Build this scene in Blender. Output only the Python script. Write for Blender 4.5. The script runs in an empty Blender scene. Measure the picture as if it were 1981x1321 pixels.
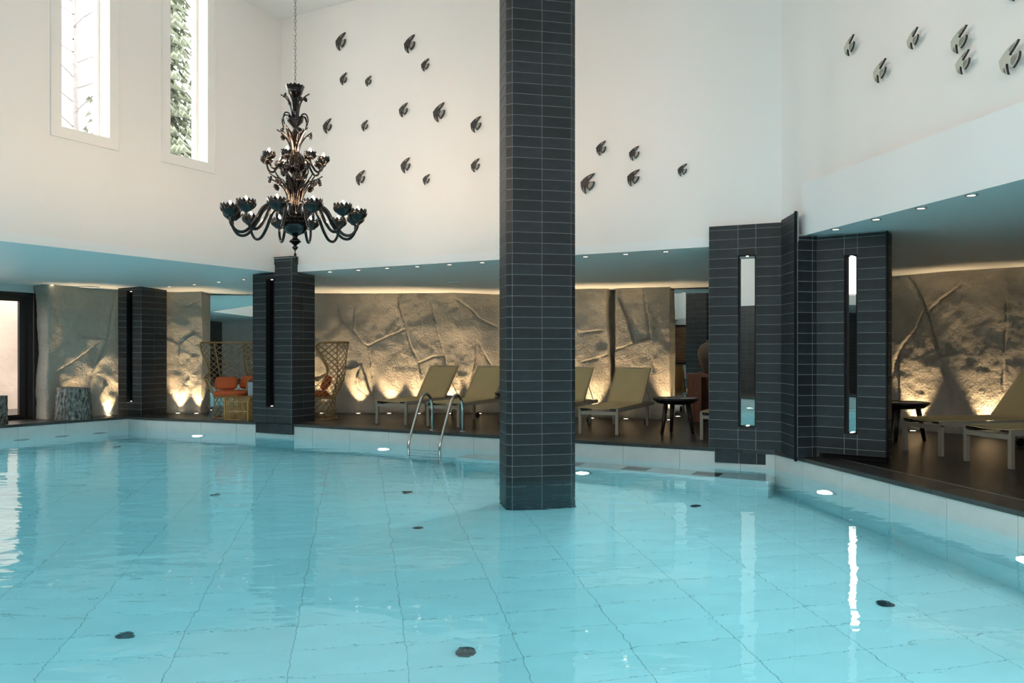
import bpy, bmesh, math, random
import numpy as np
from mathutils import Vector, Matrix
from mathutils.geometry import tessellate_polygon
from mathutils.bvhtree import BVHTree

random.seed(7)
SC = bpy.context.scene
COL = SC.collection

# ------------------------------------------------------------------ camera, sky, daylight, exposure
cam_data = bpy.data.cameras.new('camera')
cam_data.sensor_width = 36.0
cam_data.lens = 36.0 * 1570.0 / 1981.0
cam_data.shift_y = 16.5 / 1981.0
cam = bpy.data.objects.new('camera', cam_data)
cam.location = (0, 0, 1.25)
cam.rotation_euler = (math.pi / 2, 0, 0)
COL.objects.link(cam)
SC.camera = cam

world = bpy.data.worlds.new('overcast_sky')
SC.world = world
world.use_nodes = True
bg = world.node_tree.nodes['Background']
bg.inputs['Color'].default_value = (1.0, 0.935, 0.91, 1)
bg.inputs['Strength'].default_value = 9.0

SC.view_settings.view_transform = 'Standard'
SC.view_settings.look = 'None'
SC.view_settings.gamma = 1.0
SC.view_settings.use_curve_mapping = False
SC.view_settings.exposure = 0.0
try:
    SC.cycles.max_bounces = 8
    SC.cycles.diffuse_bounces = 4
    SC.cycles.glossy_bounces = 4
    SC.cycles.transmission_bounces = 6
    SC.cycles.volume_bounces = 0
    SC.cycles.transparent_max_bounces = 8
    SC.cycles.sample_clamp_indirect = 6.0
    SC.cycles.use_denoising = True
    SC.cycles.use_adaptive_sampling = True
    SC.cycles.adaptive_threshold = 0.05
    SC.cycles.caustics_refractive = True
    SC.cycles.caustics_reflective = True
    SC.cycles.blur_glossy = 0.5
except Exception:
    pass


def portal(name, origin, xdir, zdir, w, h):
    """A daylight portal filling one window opening; -Z of the lamp looks indoors."""
    d = bpy.data.lights.new(name, 'AREA')
    d.shape = 'RECTANGLE'
    d.size = w
    d.size_y = h
    d.cycles.is_portal = True
    o = bpy.data.objects.new(name, d)
    X = Vector(xdir).normalized()
    Z = Vector(zdir).normalized()      # points outdoors
    Y = Z.cross(X)
    m = Matrix((X, Y, Z)).transposed().to_4x4()
    m.translation = Vector(origin)
    o.matrix_world = m
    COL.objects.link(o)
    return o

# ------------------------------------------------------------------ plan of the hall (metres, deck = 0)
WATER = -0.227
POOLZ = -1.727
CEIL = 6.94
SOFF = 2.585
K = Vector((-3.98, 13.97))
P1 = Vector((3.28, 10.02))
UB = (P1 - K).normalized()                 # along the back wall
NB = Vector((UB.y, -UB.x))                 # towards the pool
UL = NB.copy()                             # along the left wall, towards the viewer
UR = Vector((0.19, -1.0)).normalized()     # along the right wall, towards the viewer
NR = Vector((UR.y, -UR.x))

# ------------------------------------------------------------------ mesh helpers
def tag(o, label=None, cat=None, group=None, kind=None):
    if label: o['label'] = label
    if cat: o['category'] = cat
    if group: o['group'] = group
    if kind: o['kind'] = kind
    return o


def empty(name, loc=(0, 0, 0), rz=0.0):
    o = bpy.data.objects.new(name, None)
    o.empty_display_size = 0.1
    o.location = loc
    o.rotation_euler = (0, 0, rz)
    COL.objects.link(o)
    return o


def link_mesh(name, me, parent=None, loc=(0, 0, 0), rz=0.0):
    o = bpy.data.objects.new(name, me)
    o.location = loc
    o.rotation_euler = (0, 0, rz)
    if parent is not None:
        o.parent = parent
    COL.objects.link(o)
    return o


class MB:
    def __init__(self):
        self.v = []
        self.f = []

    def add(self, vs, fs):
        n = len(self.v)
        self.v += [tuple(p) for p in vs]
        self.f += [tuple(i + n for i in f) for f in fs]
        return self

    def box(self, x0, x1, y0, y1, z0, z1):
        return self.add([(x0, y0, z0), (x1, y0, z0), (x1, y1, z0), (x0, y1, z0),
                         (x0, y0, z1), (x1, y0, z1), (x1, y1, z1), (x0, y1, z1)],
                        [(3, 2, 1, 0), (4, 5, 6, 7), (0, 1, 5, 4), (1, 2, 6, 5), (2, 3, 7, 6), (3, 0, 4, 7)])

    def obox(self, P, d, n, a0, a1, b0, b1, z0, z1):
        """box in the frame P + a*d + b*n (2D unit vectors)"""
        def q(a, b, z):
            return (P[0] + a * d[0] + b * n[0], P[1] + a * d[1] + b * n[1], z)
        vs = [q(a0, b0, z0), q(a1, b0, z0), q(a1, b1, z0), q(a0, b1, z0),
              q(a0, b0, z1), q(a1, b0, z1), q(a1, b1, z1), q(a0, b1, z1)]
        fs = [(3, 2, 1, 0), (4, 5, 6, 7), (0, 1, 5, 4), (1, 2, 6, 5), (2, 3, 7, 6), (3, 0, 4, 7)]
        if d[0] * n[1] - d[1] * n[0] < 0:
            fs = [tuple(reversed(f)) for f in fs]
        return self.add(vs, fs)

    def prism(self, poly, z0, z1):
        """poly counter-clockwise 2D"""
        n = len(poly)
        vs = [(p[0], p[1], z0) for p in poly] + [(p[0], p[1], z1) for p in poly]
        tri = tessellate_polygon([[Vector((p[0], p[1], 0)) for p in poly]])
        fs = []
        for t in tri:
            a, b, c = (Vector(poly[i][:2]) for i in t)
            if (b - a).cross(c - a) < 0:
                t = (t[0], t[2], t[1])
            fs.append((t[0] + n, t[1] + n, t[2] + n))
            fs.append((t[2], t[1], t[0]))
        for i in range(n):
            j = (i + 1) % n
            fs.append((i, j, j + n, i + n))
        return self.add(vs, fs)

    def tube(self, pts, r, n=6, closed=False, caps=True):
        pts = [Vector(p) for p in pts]
        m = len(pts)
        rs = r if isinstance(r, (list, tuple)) else [r] * m
        vs, fs = [], []
        prev = None
        for i, p in enumerate(pts):
            if closed:
                t = pts[(i + 1) % m] - pts[i - 1]
            else:
                t = pts[min(i + 1, m - 1)] - pts[max(i - 1, 0)]
            if t.length < 1e-9:
                t = Vector((0, 0, 1))
            t.normalize()
            if prev is None:
                ref = Vector((0, 0, 1)) if abs(t.z) < 0.9 else Vector((1, 0, 0))
                a = t.cross(ref).normalized()
            else:
                a = prev - t * prev.dot(t)
                if a.length < 1e-6:
                    a = t.orthogonal()
                a.normalize()
            prev = a
            b = t.cross(a)
            for k in range(n):
                c = 2 * math.pi * k / n
                vs.append(p + (a * math.cos(c) + b * math.sin(c)) * rs[i])
        for i in range(m if closed else m - 1):
            j = (i + 1) % m
            for k in range(n):
                l = (k + 1) % n
                fs.append((i * n + k, i * n + l, j * n + l, j * n + k))
        if caps and not closed:
            fs.append(tuple(range(n - 1, -1, -1)))
            fs.append(tuple((m - 1) * n + k for k in range(n)))
        return self.add(vs, fs)

    def lathe(self, prof, n=24, c=(0, 0, 0), scallop=None, closed=False):
        """prof: (radius, z). scallop=(index, lobes, amplitude) lifts a rim"""
        vs, fs = [], []
        m = len(prof)
        for i, (r, z) in enumerate(prof):
            for k in range(n):
                a = 2 * math.pi * k / n
                dz = 0.0
                if scallop and i in scallop[0]:
                    dz = scallop[2] * (0.5 + 0.5 * math.cos(a * scallop[1]))
                vs.append((c[0] + r * math.cos(a), c[1] + r * math.sin(a), c[2] + z + dz))
        for i in range(m - 1):
            for k in range(n):
                l = (k + 1) % n
                fs.append((i * n + k, i * n + l, (i + 1) * n + l, (i + 1) * n + k))
        if closed:
            fs.append(tuple(range(n - 1, -1, -1)))
            fs.append(tuple((m - 1) * n + k for k in range(n)))
        return self.add(vs, fs)

    def sphere(self, c, r, n=10, m=6):
        prof = [(max(1e-4, r * math.sin(math.pi * i / m)), -r * math.cos(math.pi * i / m)) for i in range(m + 1)]
        return self.lathe(prof, n, c)

    def build(self, name, material=None, parent=None, smooth=False, loc=(0, 0, 0), rz=0.0):
        me = bpy.data.meshes.new(name)
        me.from_pydata([tuple(p) for p in self.v], [], self.f)
        if material:
            me.materials.append(material)
        if smooth:
            me.polygons.foreach_set('use_smooth', [True] * len(me.polygons))
        me.update()
        return link_mesh(name, me, parent, loc, rz)


def copy_tree(o, parent=None):
    c = o.copy()
    COL.objects.link(c)
    c.parent = parent
    for ch in list(o.children):
        copy_tree(ch, c)
    return c


def spline(pts, n=8):
    """Catmull-Rom through 3D points"""
    P = [Vector(p) for p in pts]
    P = [P[0] * 2 - P[1]] + P + [P[-1] * 2 - P[-2]]
    out = []
    for i in range(1, len(P) - 2):
        a, b, c, d = P[i - 1], P[i], P[i + 1], P[i + 2]
        for k in range(n):
            t = k / n
            out.append(0.5 * ((2 * b) + (c - a) * t + (2 * a - 5 * b + 4 * c - d) * t * t + (3 * b - a - 3 * c + d) * t ** 3))
    out.append(P[-2])
    return out

# ------------------------------------------------------------------ materials
def new_mat(name):
    m = bpy.data.materials.new(name)
    m.use_nodes = True
    nt = m.node_tree
    return m, nt, nt.nodes, nt.links, nt.nodes['Principled BSDF']


def simple(name, col, rough=0.5, metal=0.0, var=0.0, scale=8.0, bump=0.0, bscale=60.0, spec=0.5, bdist=0.01, rand=0.0, detail=4.0):
    """colour with a soft noise variation, optional fine relief, optional variation per object"""
    m, nt, N, L, b = new_mat(name)
    b.inputs['Roughness'].default_value = rough
    b.inputs['Metallic'].default_value = metal
    b.inputs['Specular IOR Level'].default_value = spec
    tc = N.new('ShaderNodeTexCoord')
    out = None
    if var > 0:
        nz = N.new('ShaderNodeTexNoise')
        nz.inputs['Scale'].default_value = scale
        nz.inputs['Detail'].default_value = detail
        L.new(tc.outputs['Object'], nz.inputs['Vector'])
        mr = N.new('ShaderNodeMapRange')
        mr.inputs['From Min'].default_value = 0.25
        mr.inputs['From Max'].default_value = 0.75
        mr.inputs['To Min'].default_value = 1 - var
        mr.inputs['To Max'].default_value = 1 + var
        L.new(nz.outputs['Fac'], mr.inputs['Value'])
        fac = mr.outputs['Result']
        if rand > 0:
            oi = N.new('ShaderNodeObjectInfo')
            mr2 = N.new('ShaderNodeMapRange')
            mr2.inputs['To Min'].default_value = 1 - rand
            mr2.inputs['To Max'].default_value = 1 + rand
            L.new(oi.outputs['Random'], mr2.inputs['Value'])
            mu = N.new('ShaderNodeMath')
            mu.operation = 'MULTIPLY'
            L.new(fac, mu.inputs[0])
            L.new(mr2.outputs['Result'], mu.inputs[1])
            fac = mu.outputs[0]
        vm = N.new('ShaderNodeVectorMath')
        vm.operation = 'SCALE'
        vm.inputs[0].default_value = col
        L.new(fac, vm.inputs['Scale'])
        L.new(vm.outputs['Vector'], b.inputs['Base Color'])
    else:
        b.inputs['Base Color'].default_value = (*col, 1)
    if bump > 0:
        nb = N.new('ShaderNodeTexNoise')
        nb.inputs['Scale'].default_value = bscale
        nb.inputs['Detail'].default_value = 5.0
        L.new(tc.outputs['Object'], nb.inputs['Vector'])
        bp = N.new('ShaderNodeBump')
        bp.inputs['Strength'].default_value = bump
        bp.inputs['Distance'].default_value = bdist
        L.new(nb.outputs['Fac'], bp.inputs['Height'])
        L.new(bp.outputs['Normal'], b.inputs['Normal'])
    return m


def emissive(name, col, strength):
    m, nt, N, L, b = new_mat(name)
    b.inputs['Base Color'].default_value = (*col, 1)
    b.inputs['Emission Color'].default_value = (*col, 1)
    b.inputs['Emission Strength'].default_value = strength
    return m


def pane_glass(name, tint=(1, 1, 1)):
    m = bpy.data.materials.new(name)
    m.use_nodes = True
    nt = m.node_tree
    N, L = nt.nodes, nt.links
    for n in list(N):
        N.remove(n)
    out = N.new('ShaderNodeOutputMaterial')
    tr = N.new('ShaderNodeBsdfTransparent')
    tr.inputs['Color'].default_value = (*tint, 1)
    gl = N.new('ShaderNodeBsdfGlossy')
    gl.inputs['Roughness'].default_value = 0.0
    fr = N.new('ShaderNodeFresnel')
    fr.inputs['IOR'].default_value = 1.45
    mx = N.new('ShaderNodeMixShader')
    ge = N.new('ShaderNodeNewGeometry')           # thin pane: the mirror reflection belongs to the outer side of each skin only
    ma = N.new('ShaderNodeMath')
    ma.operation = 'SUBTRACT'
    ma.inputs[0].default_value = 1.0
    L.new(ge.outputs['Backfacing'], ma.inputs[1])
    mb_ = N.new('ShaderNodeMath')
    mb_.operation = 'MULTIPLY'
    L.new(fr.outputs['Fac'], mb_.inputs[0])
    L.new(ma.outputs[0], mb_.inputs[1])
    L.new(mb_.outputs[0], mx.inputs['Fac'])
    L.new(tr.outputs[0], mx.inputs[1])
    L.new(gl.outputs[0], mx.inputs[2])
    L.new(mx.outputs[0], out.inputs['Surface'])
    return m


def water_mat():
    m = bpy.data.materials.new('pool_water')
    m.use_nodes = True
    nt = m.node_tree
    N, L = nt.nodes, nt.links
    for n in list(N):
        N.remove(n)
    out = N.new('ShaderNodeOutputMaterial')
    gl = N.new('ShaderNodeBsdfGlass')
    gl.inputs['IOR'].default_value = 1.33
    gl.inputs['Roughness'].default_value = 0.0
    tc = N.new('ShaderNodeTexCoord')
    # calm water towards the right end, livelier ripples at the left where the jets run
    sep = N.new('ShaderNodeSeparateXYZ')
    L.new(tc.outputs['Object'], sep.inputs[0])
    amp = N.new('ShaderNodeMapRange')
    amp.inputs['From Min'].default_value = -6.0
    amp.inputs['From Max'].default_value = 1.5
    amp.inputs['To Min'].default_value = 1.0
    amp.inputs['To Max'].default_value = 0.42
    L.new(sep.outputs['X'], amp.inputs['Value'])
    mp = N.new('ShaderNodeMapping')
    mp.inputs['Rotation'].default_value = (0, 0, 0.35)
    mp.inputs['Scale'].default_value = (0.75, 1.35, 1.0)
    L.new(tc.outputs['Object'], mp.inputs['Vector'])
    n1 = N.new('ShaderNodeTexNoise')
    n1.inputs['Scale'].default_value = 2.2
    n1.inputs['Detail'].default_value = 2.0
    n1.inputs['Distortion'].default_value = 0.6
    L.new(mp.outputs['Vector'], n1.inputs['Vector'])
    n2 = N.new('ShaderNodeTexNoise')
    n2.inputs['Scale'].default_value = 11.0
    n2.inputs['Detail'].default_value = 2.0
    L.new(mp.outputs['Vector'], n2.inputs['Vector'])
    a1 = N.new('ShaderNodeMath')
    a1.operation = 'MULTIPLY_ADD'
    a1.inputs[1].default_value = 0.10
    L.new(n2.outputs['Fac'], a1.inputs[0])
    L.new(n1.outputs['Fac'], a1.inputs[2])
    a2 = N.new('ShaderNodeMath')
    a2.operation = 'MULTIPLY'
    L.new(a1.outputs[0], a2.inputs[0])
    L.new(amp.outputs['Result'], a2.inputs[1])
    bp = N.new('ShaderNodeBump')
    bp.inputs['Strength'].default_value = 1.0
    bp.inputs['Distance'].default_value = 0.012
    L.new(a2.outputs[0], bp.inputs['Height'])
    L.new(bp.outputs['Normal'], gl.inputs['Normal'])
    L.new(gl.outputs[0], out.inputs['Surface'])
    va = N.new('ShaderNodeVolumeAbsorption')
    va.inputs['Color'].default_value = (0.0, 0.87, 1.0, 1)
    va.inputs['Density'].default_value = 0.18
    L.new(va.outputs[0], out.inputs['Volume'])
    return m


def brick_wall_mat(name, c1, c2, grout, bw, bh, scale=1.0, rough=0.5, mortar=0.008, offset=0.0):
    m, nt, N, L, b = new_mat(name)
    b.inputs['Roughness'].default_value = rough
    tc = N.new('ShaderNodeTexCoord')
    mp = N.new('ShaderNodeMapping')
    mp.inputs['Rotation'].default_value = (math.pi / 2, 0, 0)
    L.new(tc.outputs['Object'], mp.inputs['Vector'])
    br = N.new('ShaderNodeTexBrick')
    br.offset = offset
    br.inputs['Color1'].default_value = (*c1, 1)
    br.inputs['Color2'].default_value = (*c2, 1)
    br.inputs['Mortar'].default_value = (*grout, 1)
    br.inputs['Scale'].default_value = scale
    br.inputs['Mortar Size'].default_value = mortar
    br.inputs['Brick Width'].default_value = bw
    br.inputs['Row Height'].default_value = bh
    L.new(mp.outputs['Vector'], br.inputs['Vector'])
    L.new(br.outputs['Color'], b.inputs['Base Color'])
    return m


def wood_mat(name, c1, c2, rough=0.4, scale=6.0):
    m, nt, N, L, b = new_mat(name)
    b.inputs['Roughness'].default_value = rough
    tc = N.new('ShaderNodeTexCoord')
    mp = N.new('ShaderNodeMapping')
    mp.inputs['Scale'].default_value = (8, 8, 0.7)
    L.new(tc.outputs['Object'], mp.inputs['Vector'])
    nz = N.new('ShaderNodeTexNoise')
    nz.inputs['Scale'].default_value = scale
    nz.inputs['Detail'].default_value = 6
    nz.inputs['Distortion'].default_value = 1.0
    L.new(mp.outputs['Vector'], nz.inputs['Vector'])
    cr = N.new('ShaderNodeValToRGB')
    cr.color_ramp.elements[0].position = 0.3
    cr.color_ramp.elements[0].color = (*c1, 1)
    cr.color_ramp.elements[1].position = 0.7
    cr.color_ramp.elements[1].color = (*c2, 1)
    L.new(nz.outputs['Fac'], cr.inputs['Fac'])
    L.new(cr.outputs['Color'], b.inputs['Base Color'])
    return m


def rock_mat():
    m, nt, N, L, b = new_mat('rough_rock')
    b.inputs['Roughness'].default_value = 0.92
    b.inputs['Specular IOR Level'].default_value = 0.15
    tc = N.new('ShaderNodeTexCoord')
    n1 = N.new('ShaderNodeTexNoise')
    n1.inputs['Scale'].default_value = 1.3
    n1.inputs['Detail'].default_value = 5
    L.new(tc.outputs['Object'], n1.inputs['Vector'])
    cr = N.new('ShaderNodeValToRGB')
    cr.color_ramp.elements[0].position = 0.3
    cr.color_ramp.elements[0].color = (0.36, 0.335, 0.29, 1)
    cr.color_ramp.elements[1].position = 0.72
    cr.color_ramp.elements[1].color = (0.49, 0.455, 0.395, 1)
    L.new(n1.outputs['Fac'], cr.inputs['Fac'])
    L.new(cr.outputs['Color'], b.inputs['Base Color'])
    n2 = N.new('ShaderNodeTexNoise')
    n2.inputs['Scale'].default_value = 28
    n2.inputs['Detail'].default_value = 6
    n2.inputs['Roughness'].default_value = 0.65
    L.new(tc.outputs['Object'], n2.inputs['Vector'])
    bp = N.new('ShaderNodeBump')
    bp.inputs['Strength'].default_value = 1.0
    bp.inputs['Distance'].default_value = 0.035
    L.new(n2.outputs['Fac'], bp.inputs['Height'])
    L.new(bp.outputs['Normal'], b.inputs['Normal'])
    return m


def granite_mat():
    m, nt, N, L, b = new_mat('grey_granite')
    b.inputs['Roughness'].default_value = 0.85
    tc = N.new('ShaderNodeTexCoord')
    mp = N.new('ShaderNodeMapping')
    mp.inputs['Scale'].default_value = (1, 1, 0.35)
    L.new(tc.outputs['Object'], mp.inputs['Vector'])
    nz = N.new('ShaderNodeTexNoise')
    nz.inputs['Scale'].default_value = 26
    nz.inputs['Detail'].default_value = 9
    nz.inputs['Roughness'].default_value = 0.7
    L.new(mp.outputs['Vector'], nz.inputs['Vector'])
    cr = N.new('ShaderNodeValToRGB')
    cr.color_ramp.elements[0].position = 0.40
    cr.color_ramp.elements[0].color = (0.03, 0.029, 0.026, 1)
    cr.color_ramp.elements[1].position = 0.62
    cr.color_ramp.elements[1].color = (0.42, 0.41, 0.37, 1)
    L.new(nz.outputs['Fac'], cr.inputs['Fac'])
    L.new(cr.outputs['Color'], b.inputs['Base Color'])
    bp = N.new('ShaderNodeBump')
    bp.inputs['Strength'].default_value = 1.0
    bp.inputs['Distance'].default_value = 0.05
    L.new(nz.outputs['Fac'], bp.inputs['Height'])
    L.new(bp.outputs['Normal'], b.inputs['Normal'])
    return m


M = {}
M['granite'] = granite_mat()
M['white'] = simple('white_plaster', (0.855, 0.838, 0.822), 0.85, var=0.015, scale=0.8, bump=0.05, bscale=180, bdist=0.002)
M['fascia'] = simple('fascia_paint', (0.84, 0.855, 0.865), 0.55, var=0.01, scale=0.8)
M['soffit'] = simple('soffit_paint', (0.86, 0.87, 0.87), 0.45, var=0.015, scale=0.6)
M['trimwhite'] = simple('window_trim_paint', (0.86, 0.85, 0.83), 0.45, var=0.01)
M['slate'] = simple('slate_tile', (0.0165, 0.0215, 0.0255), 0.5, var=0.5, scale=9, bump=0.12, bscale=60, bdist=0.002, rand=0.25, detail=7, spec=0.35)
M['grout'] = simple('pale_grout', (0.30, 0.32, 0.32), 0.85, var=0.12, scale=30)
M['slate_trim'] = simple('black_edge_trim', (0.010, 0.011, 0.012), 0.8, var=0.2, spec=0.1)
M['poolgrey'] = simple('pale_stone_tile', (0.60, 0.59, 0.57), 0.45, var=0.06, scale=5, rand=0.03)
M['poolfloor'] = simple('pool_floor_stone', (0.72, 0.77, 0.77), 0.6, var=0.05, scale=3, rand=0.03)
M['joint'] = simple('pool_joint', (0.40, 0.42, 0.41), 0.8, var=0.1)
M['deck'] = simple('dark_deck_stone', (0.015, 0.012, 0.010), 0.32, var=0.35, scale=5, bump=0.25, bscale=14, bdist=0.006)
M['coping'] = simple('dark_coping_stone', (0.036, 0.034, 0.033), 0.34, var=0.25, scale=6, bump=0.12, bscale=30, bdist=0.003, rand=0.12)
M['rock'] = rock_mat()
M['backing'] = simple('dark_backing', (0.05, 0.05, 0.05), 0.9, var=0.1)
M['mirror'] = simple('mirror_silver', (0.90, 0.93, 0.91), 0.0, 1.0)
M['darkmirror'] = simple('smoked_mirror', (0.30, 0.33, 0.33), 0.02, 1.0)
M['steel'] = simple('polished_steel', (0.62, 0.62, 0.60), 0.16, 1.0)
M['chrome'] = simple('brushed_ring', (0.45, 0.44, 0.42), 0.3, 1.0)
M['blackglass'] = simple('black_glass', (0.006, 0.005, 0.005), 0.10, 0.0, spec=0.4)
M['chain'] = simple('chain_metal', (0.35, 0.34, 0.31), 0.3, 1.0)
M['bulb'] = emissive('flame_bulb', (1.0, 0.61, 0.36), 800)
M['downlight'] = emissive('downlight_lens', (1.0, 0.80, 0.62), 9)
M['uplens'] = emissive('uplight_lens', (1.0, 0.82, 0.58), 14)
M['poollens'] = emissive('pool_lamp_lens', (1.0, 0.98, 0.9), 22)
M['birddark'] = simple('dark_glaze', (0.022, 0.022, 0.021), 0.45, 0.0, var=0.15, scale=14)  # same bird material as the pale copy, with shade put into the colour
M['birdfeather'] = simple('feather_glaze', (0.26, 0.25, 0.22), 0.5, 0.0, var=0.5, scale=45)  # feather panels of the birds coloured as shaded
M['birdpale'] = simple('pale_glaze', (0.50, 0.50, 0.43), 0.35, 0.0, var=0.06, scale=14)  # same bird material as the dark copy, with light put into the colour
M['birdfeatherdark'] = simple('grey_feather_glaze', (0.22, 0.22, 0.19), 0.45, 0.0, var=0.6, scale=45)  # feather panels of the birds coloured as lit
M['sling'] = simple('khaki_sling_fabric', (0.54, 0.40, 0.205), 0.75, var=0.05, scale=4, bump=0.15, bscale=220, bdist=0.001)
M['frame'] = simple('taupe_lacquered_metal', (0.30, 0.265, 0.215), 0.42, var=0.05)
M['rubber'] = simple('black_rubber', (0.012, 0.012, 0.012), 0.6, var=0.1)
M['blackwood'] = simple('black_stained_wood', (0.012, 0.011, 0.011), 0.42, var=0.3, scale=12)
M['paper'] = simple('printed_paper', (0.30, 0.28, 0.25), 0.35, var=0.4, scale=14)
M['wood'] = wood_mat('red_brown_wood', (0.12, 0.038, 0.016), (0.25, 0.085, 0.034), 0.38)
M['shutter'] = wood_mat('brown_shutter_wood', (0.11, 0.045, 0.018), (0.20, 0.085, 0.035), 0.45)
M['vase'] = simple('dark_clay', (0.075, 0.058, 0.045), 0.45, var=0.25, scale=6)
M['rattan'] = simple('honey_rattan_rope', (0.31, 0.19, 0.082), 0.6, var=0.25, scale=30, bump=0.2, bscale=90, bdist=0.003)
M['cane'] = simple('golden_cane', (0.40, 0.205, 0.062), 0.5, var=0.25, scale=20)
M['orange'] = simple('burnt_orange_fabric', (0.55, 0.095, 0.022), 0.8, var=0.06, scale=6, bump=0.12, bscale=200, bdist=0.001)
M['greybox'] = simple('pale_grey_card', (0.33, 0.35, 0.38), 0.6, var=0.05)
M['blackmetal'] = simple('black_aluminium', (0.012, 0.011, 0.011), 0.35, var=0.1)
M['outdoor'] = simple('cream_outdoor_rock', (0.38, 0.30, 0.24), 0.9, var=0.25, scale=0.9, bump=0.3, bscale=9, bdist=0.04)
M['ground'] = simple('outdoor_ground', (0.42, 0.41, 0.38), 0.95, var=0.15, scale=1.2)
M['spruce'] = simple('spruce_needles', (0.12, 0.145, 0.10), 0.8, var=0.4, scale=3.0)
M['bark'] = simple('grey_bark', (0.24, 0.21, 0.18), 0.9, var=0.3, scale=8)
M['glass'] = pane_glass('window_glass', (0.97, 0.985, 0.98))
M['glassdark'] = pane_glass('column_glass', (0.7, 0.75, 0.75))
M['water'] = water_mat()
M['darktilewall'] = brick_wall_mat('dark_tile_wall', (0.03, 0.034, 0.037), (0.045, 0.05, 0.054), (0.10, 0.105, 0.105), 0.36, 0.12, mortar=0.004)
M['paletilewall'] = brick_wall_mat('pale_tile_wall', (0.56, 0.56, 0.53), (0.60, 0.60, 0.57), (0.42, 0.42, 0.40), 0.9, 0.6, mortar=0.004)
M['palejoint'] = simple('pale_sealant', (0.62, 0.60, 0.56), 0.7, var=0.1)
M['blackdot'] = simple('dark_inlet_metal', (0.03, 0.035, 0.04), 0.25, 0.6, var=0.2)

# ================================================================== THE SETTING
V2 = lambda a, b: Vector((a, b))
POOL = [V2(5.08, 0.4), V2(3.25, 10.02), V2(-3.70, 13.72), V2(-4.46, 14.11), V2(-6.75, 14.98),
        V2(-7.2, 15.25), V2(-8.46, 13.41), V2(-10.2, 10.87), V2(-8.6, 0.4)]


def structure(o):
    o['kind'] = 'structure'
    return o


def offset_poly(poly, d):
    """miter offset outwards (ccw polygon)"""
    out = []
    n = len(poly)
    for i in range(n):
        a, b, c = poly[i - 1], poly[i], poly[(i + 1) % n]
        d1 = (b - a).normalized()
        d2 = (c - b).normalized()
        n1 = Vector((d1.y, -d1.x))
        n2 = Vector((d2.y, -d2.x))
        k = (n1 + n2)
        k = k / max(0.35, 1 + n1.dot(n2))
        out.append(b + k * d)
    return out

# ---- deck
outer = [V2(12, -4), V2(12, 18), V2(-19, 18), V2(-19, -4)]
hole = offset_poly(POOL, 0.02)
pts = outer + hole
tri = tessellate_polygon([[Vector((p.x, p.y, 0)) for p in outer], [Vector((p.x, p.y, 0)) for p in hole]])
mb = MB()
fs = []
for t in tri:
    a, b, c = (pts[i] for i in t)
    fs.append(t if (b - a).cross(c - a) > 0 else (t[0], t[2], t[1]))
mb.add([(p.x, p.y, -0.004) for p in pts], fs)
structure(tag(mb.build('floor', M['deck']), 'dark brown stone deck around the pool', 'floor'))

# ---- pool basin: walls with their tiles, floor with its tiles
basin = MB()
for i in range(len(POOL)):
    a, b = POOL[i], POOL[(i + 1) % len(POOL)]
    d = (b - a).normalized()
    n = Vector((d.y, -d.x))
    basin.obox(a, d, n, -0.02, (b - a).length + 0.02, 0.012, 0.40, POOLZ - 0.15, -0.044)
wall_pool = structure(tag(basin.build('wall_pool', M['joint']), 'pale tiled side wall of the swimming pool', 'wall'))

_tile_cache = {}


def tile_mesh(w, h, t, mat, ch=0.001):
    """front-chamfered slab: x = width, z = height, front face at y = -t, back at y = 0"""
    key = (round(w, 4), round(h, 4), round(t, 4), mat.name)
    if key in _tile_cache:
        return _tile_cache[key]
    a, b = w / 2, h / 2
    vs = [(-a, 0, -b), (a, 0, -b), (a, 0, b), (-a, 0, b),
          (-a, -t + ch, -b), (a, -t + ch, -b), (a, -t + ch, b), (-a, -t + ch, b),
          (-a + ch, -t, -b + ch), (a - ch, -t, -b + ch), (a - ch, -t, b - ch), (-a + ch, -t, b - ch)]
    fs = [(8, 9, 10, 11), (3, 2, 1, 0)]
    for i in range(4):
        j = (i + 1) % 4
        fs.append((i, j, j + 4, i + 4))
        fs.append((i + 4, j + 4, j + 8, i + 8))
    me = bpy.data.meshes.new('tile')
    me.from_pydata(vs, [], fs)
    me.materials.append(mat)
    me.update()
    _tile_cache[key] = me
    return me


def put_tile(parent, P, d, a0, a1, z0, z1, t, mat, gap=0.005, name='tile'):
    """tile on the face through P along d; outward = right-hand side of d (d.y,-d.x)"""
    w, h = a1 - a0 - gap, z1 - z0 - gap
    c = P + d * ((a0 + a1) / 2)
    return link_mesh(name, tile_mesh(w, h, t, mat), parent, (c.x, c.y, (z0 + z1) / 2), math.atan2(d.y, d.x))


def wall_tiles(a, b, rows, width, first=0.0):
    # walked so that the pool lies on the right-hand side
    d = (b - a).normalized()
    Lg = (b - a).length
    n = Vector((d.y, -d.x))
    P = a - n * 0.012
    s = -first
    while s < Lg - 0.02:
        a0, a1 = max(0, s), min(Lg, s + width)
        if a1 - a0 > 0.05:
            for z0, z1 in rows:
                put_tile(wall_pool, P, d, a0, a1, z0, z1, 0.012, M['poolgrey'], 0.004)
        s += width

ROWS = [(-0.645, -0.042), (-1.19, -0.645), (POOLZ, -1.19)]
for i, f in ((1, 0.35), (2, 0), (3, 0.3), (4, 0), (5, 0.5), (6, 0.2), (0, 0.15)):
    wall_tiles(POOL[i + 1], POOL[i], ROWS, 0.78, f)

# pool floor: bed + large tiles parallel to the right wall
mb = MB()
mb.prism([tuple(p) for p in offset_poly(POOL, 0.1)], POOLZ - 0.2, POOLZ - 0.002)
pool_floor = structure(tag(mb.build('floor_pool', M['joint']), 'pale stone floor of the swimming pool', 'floor'))


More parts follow.
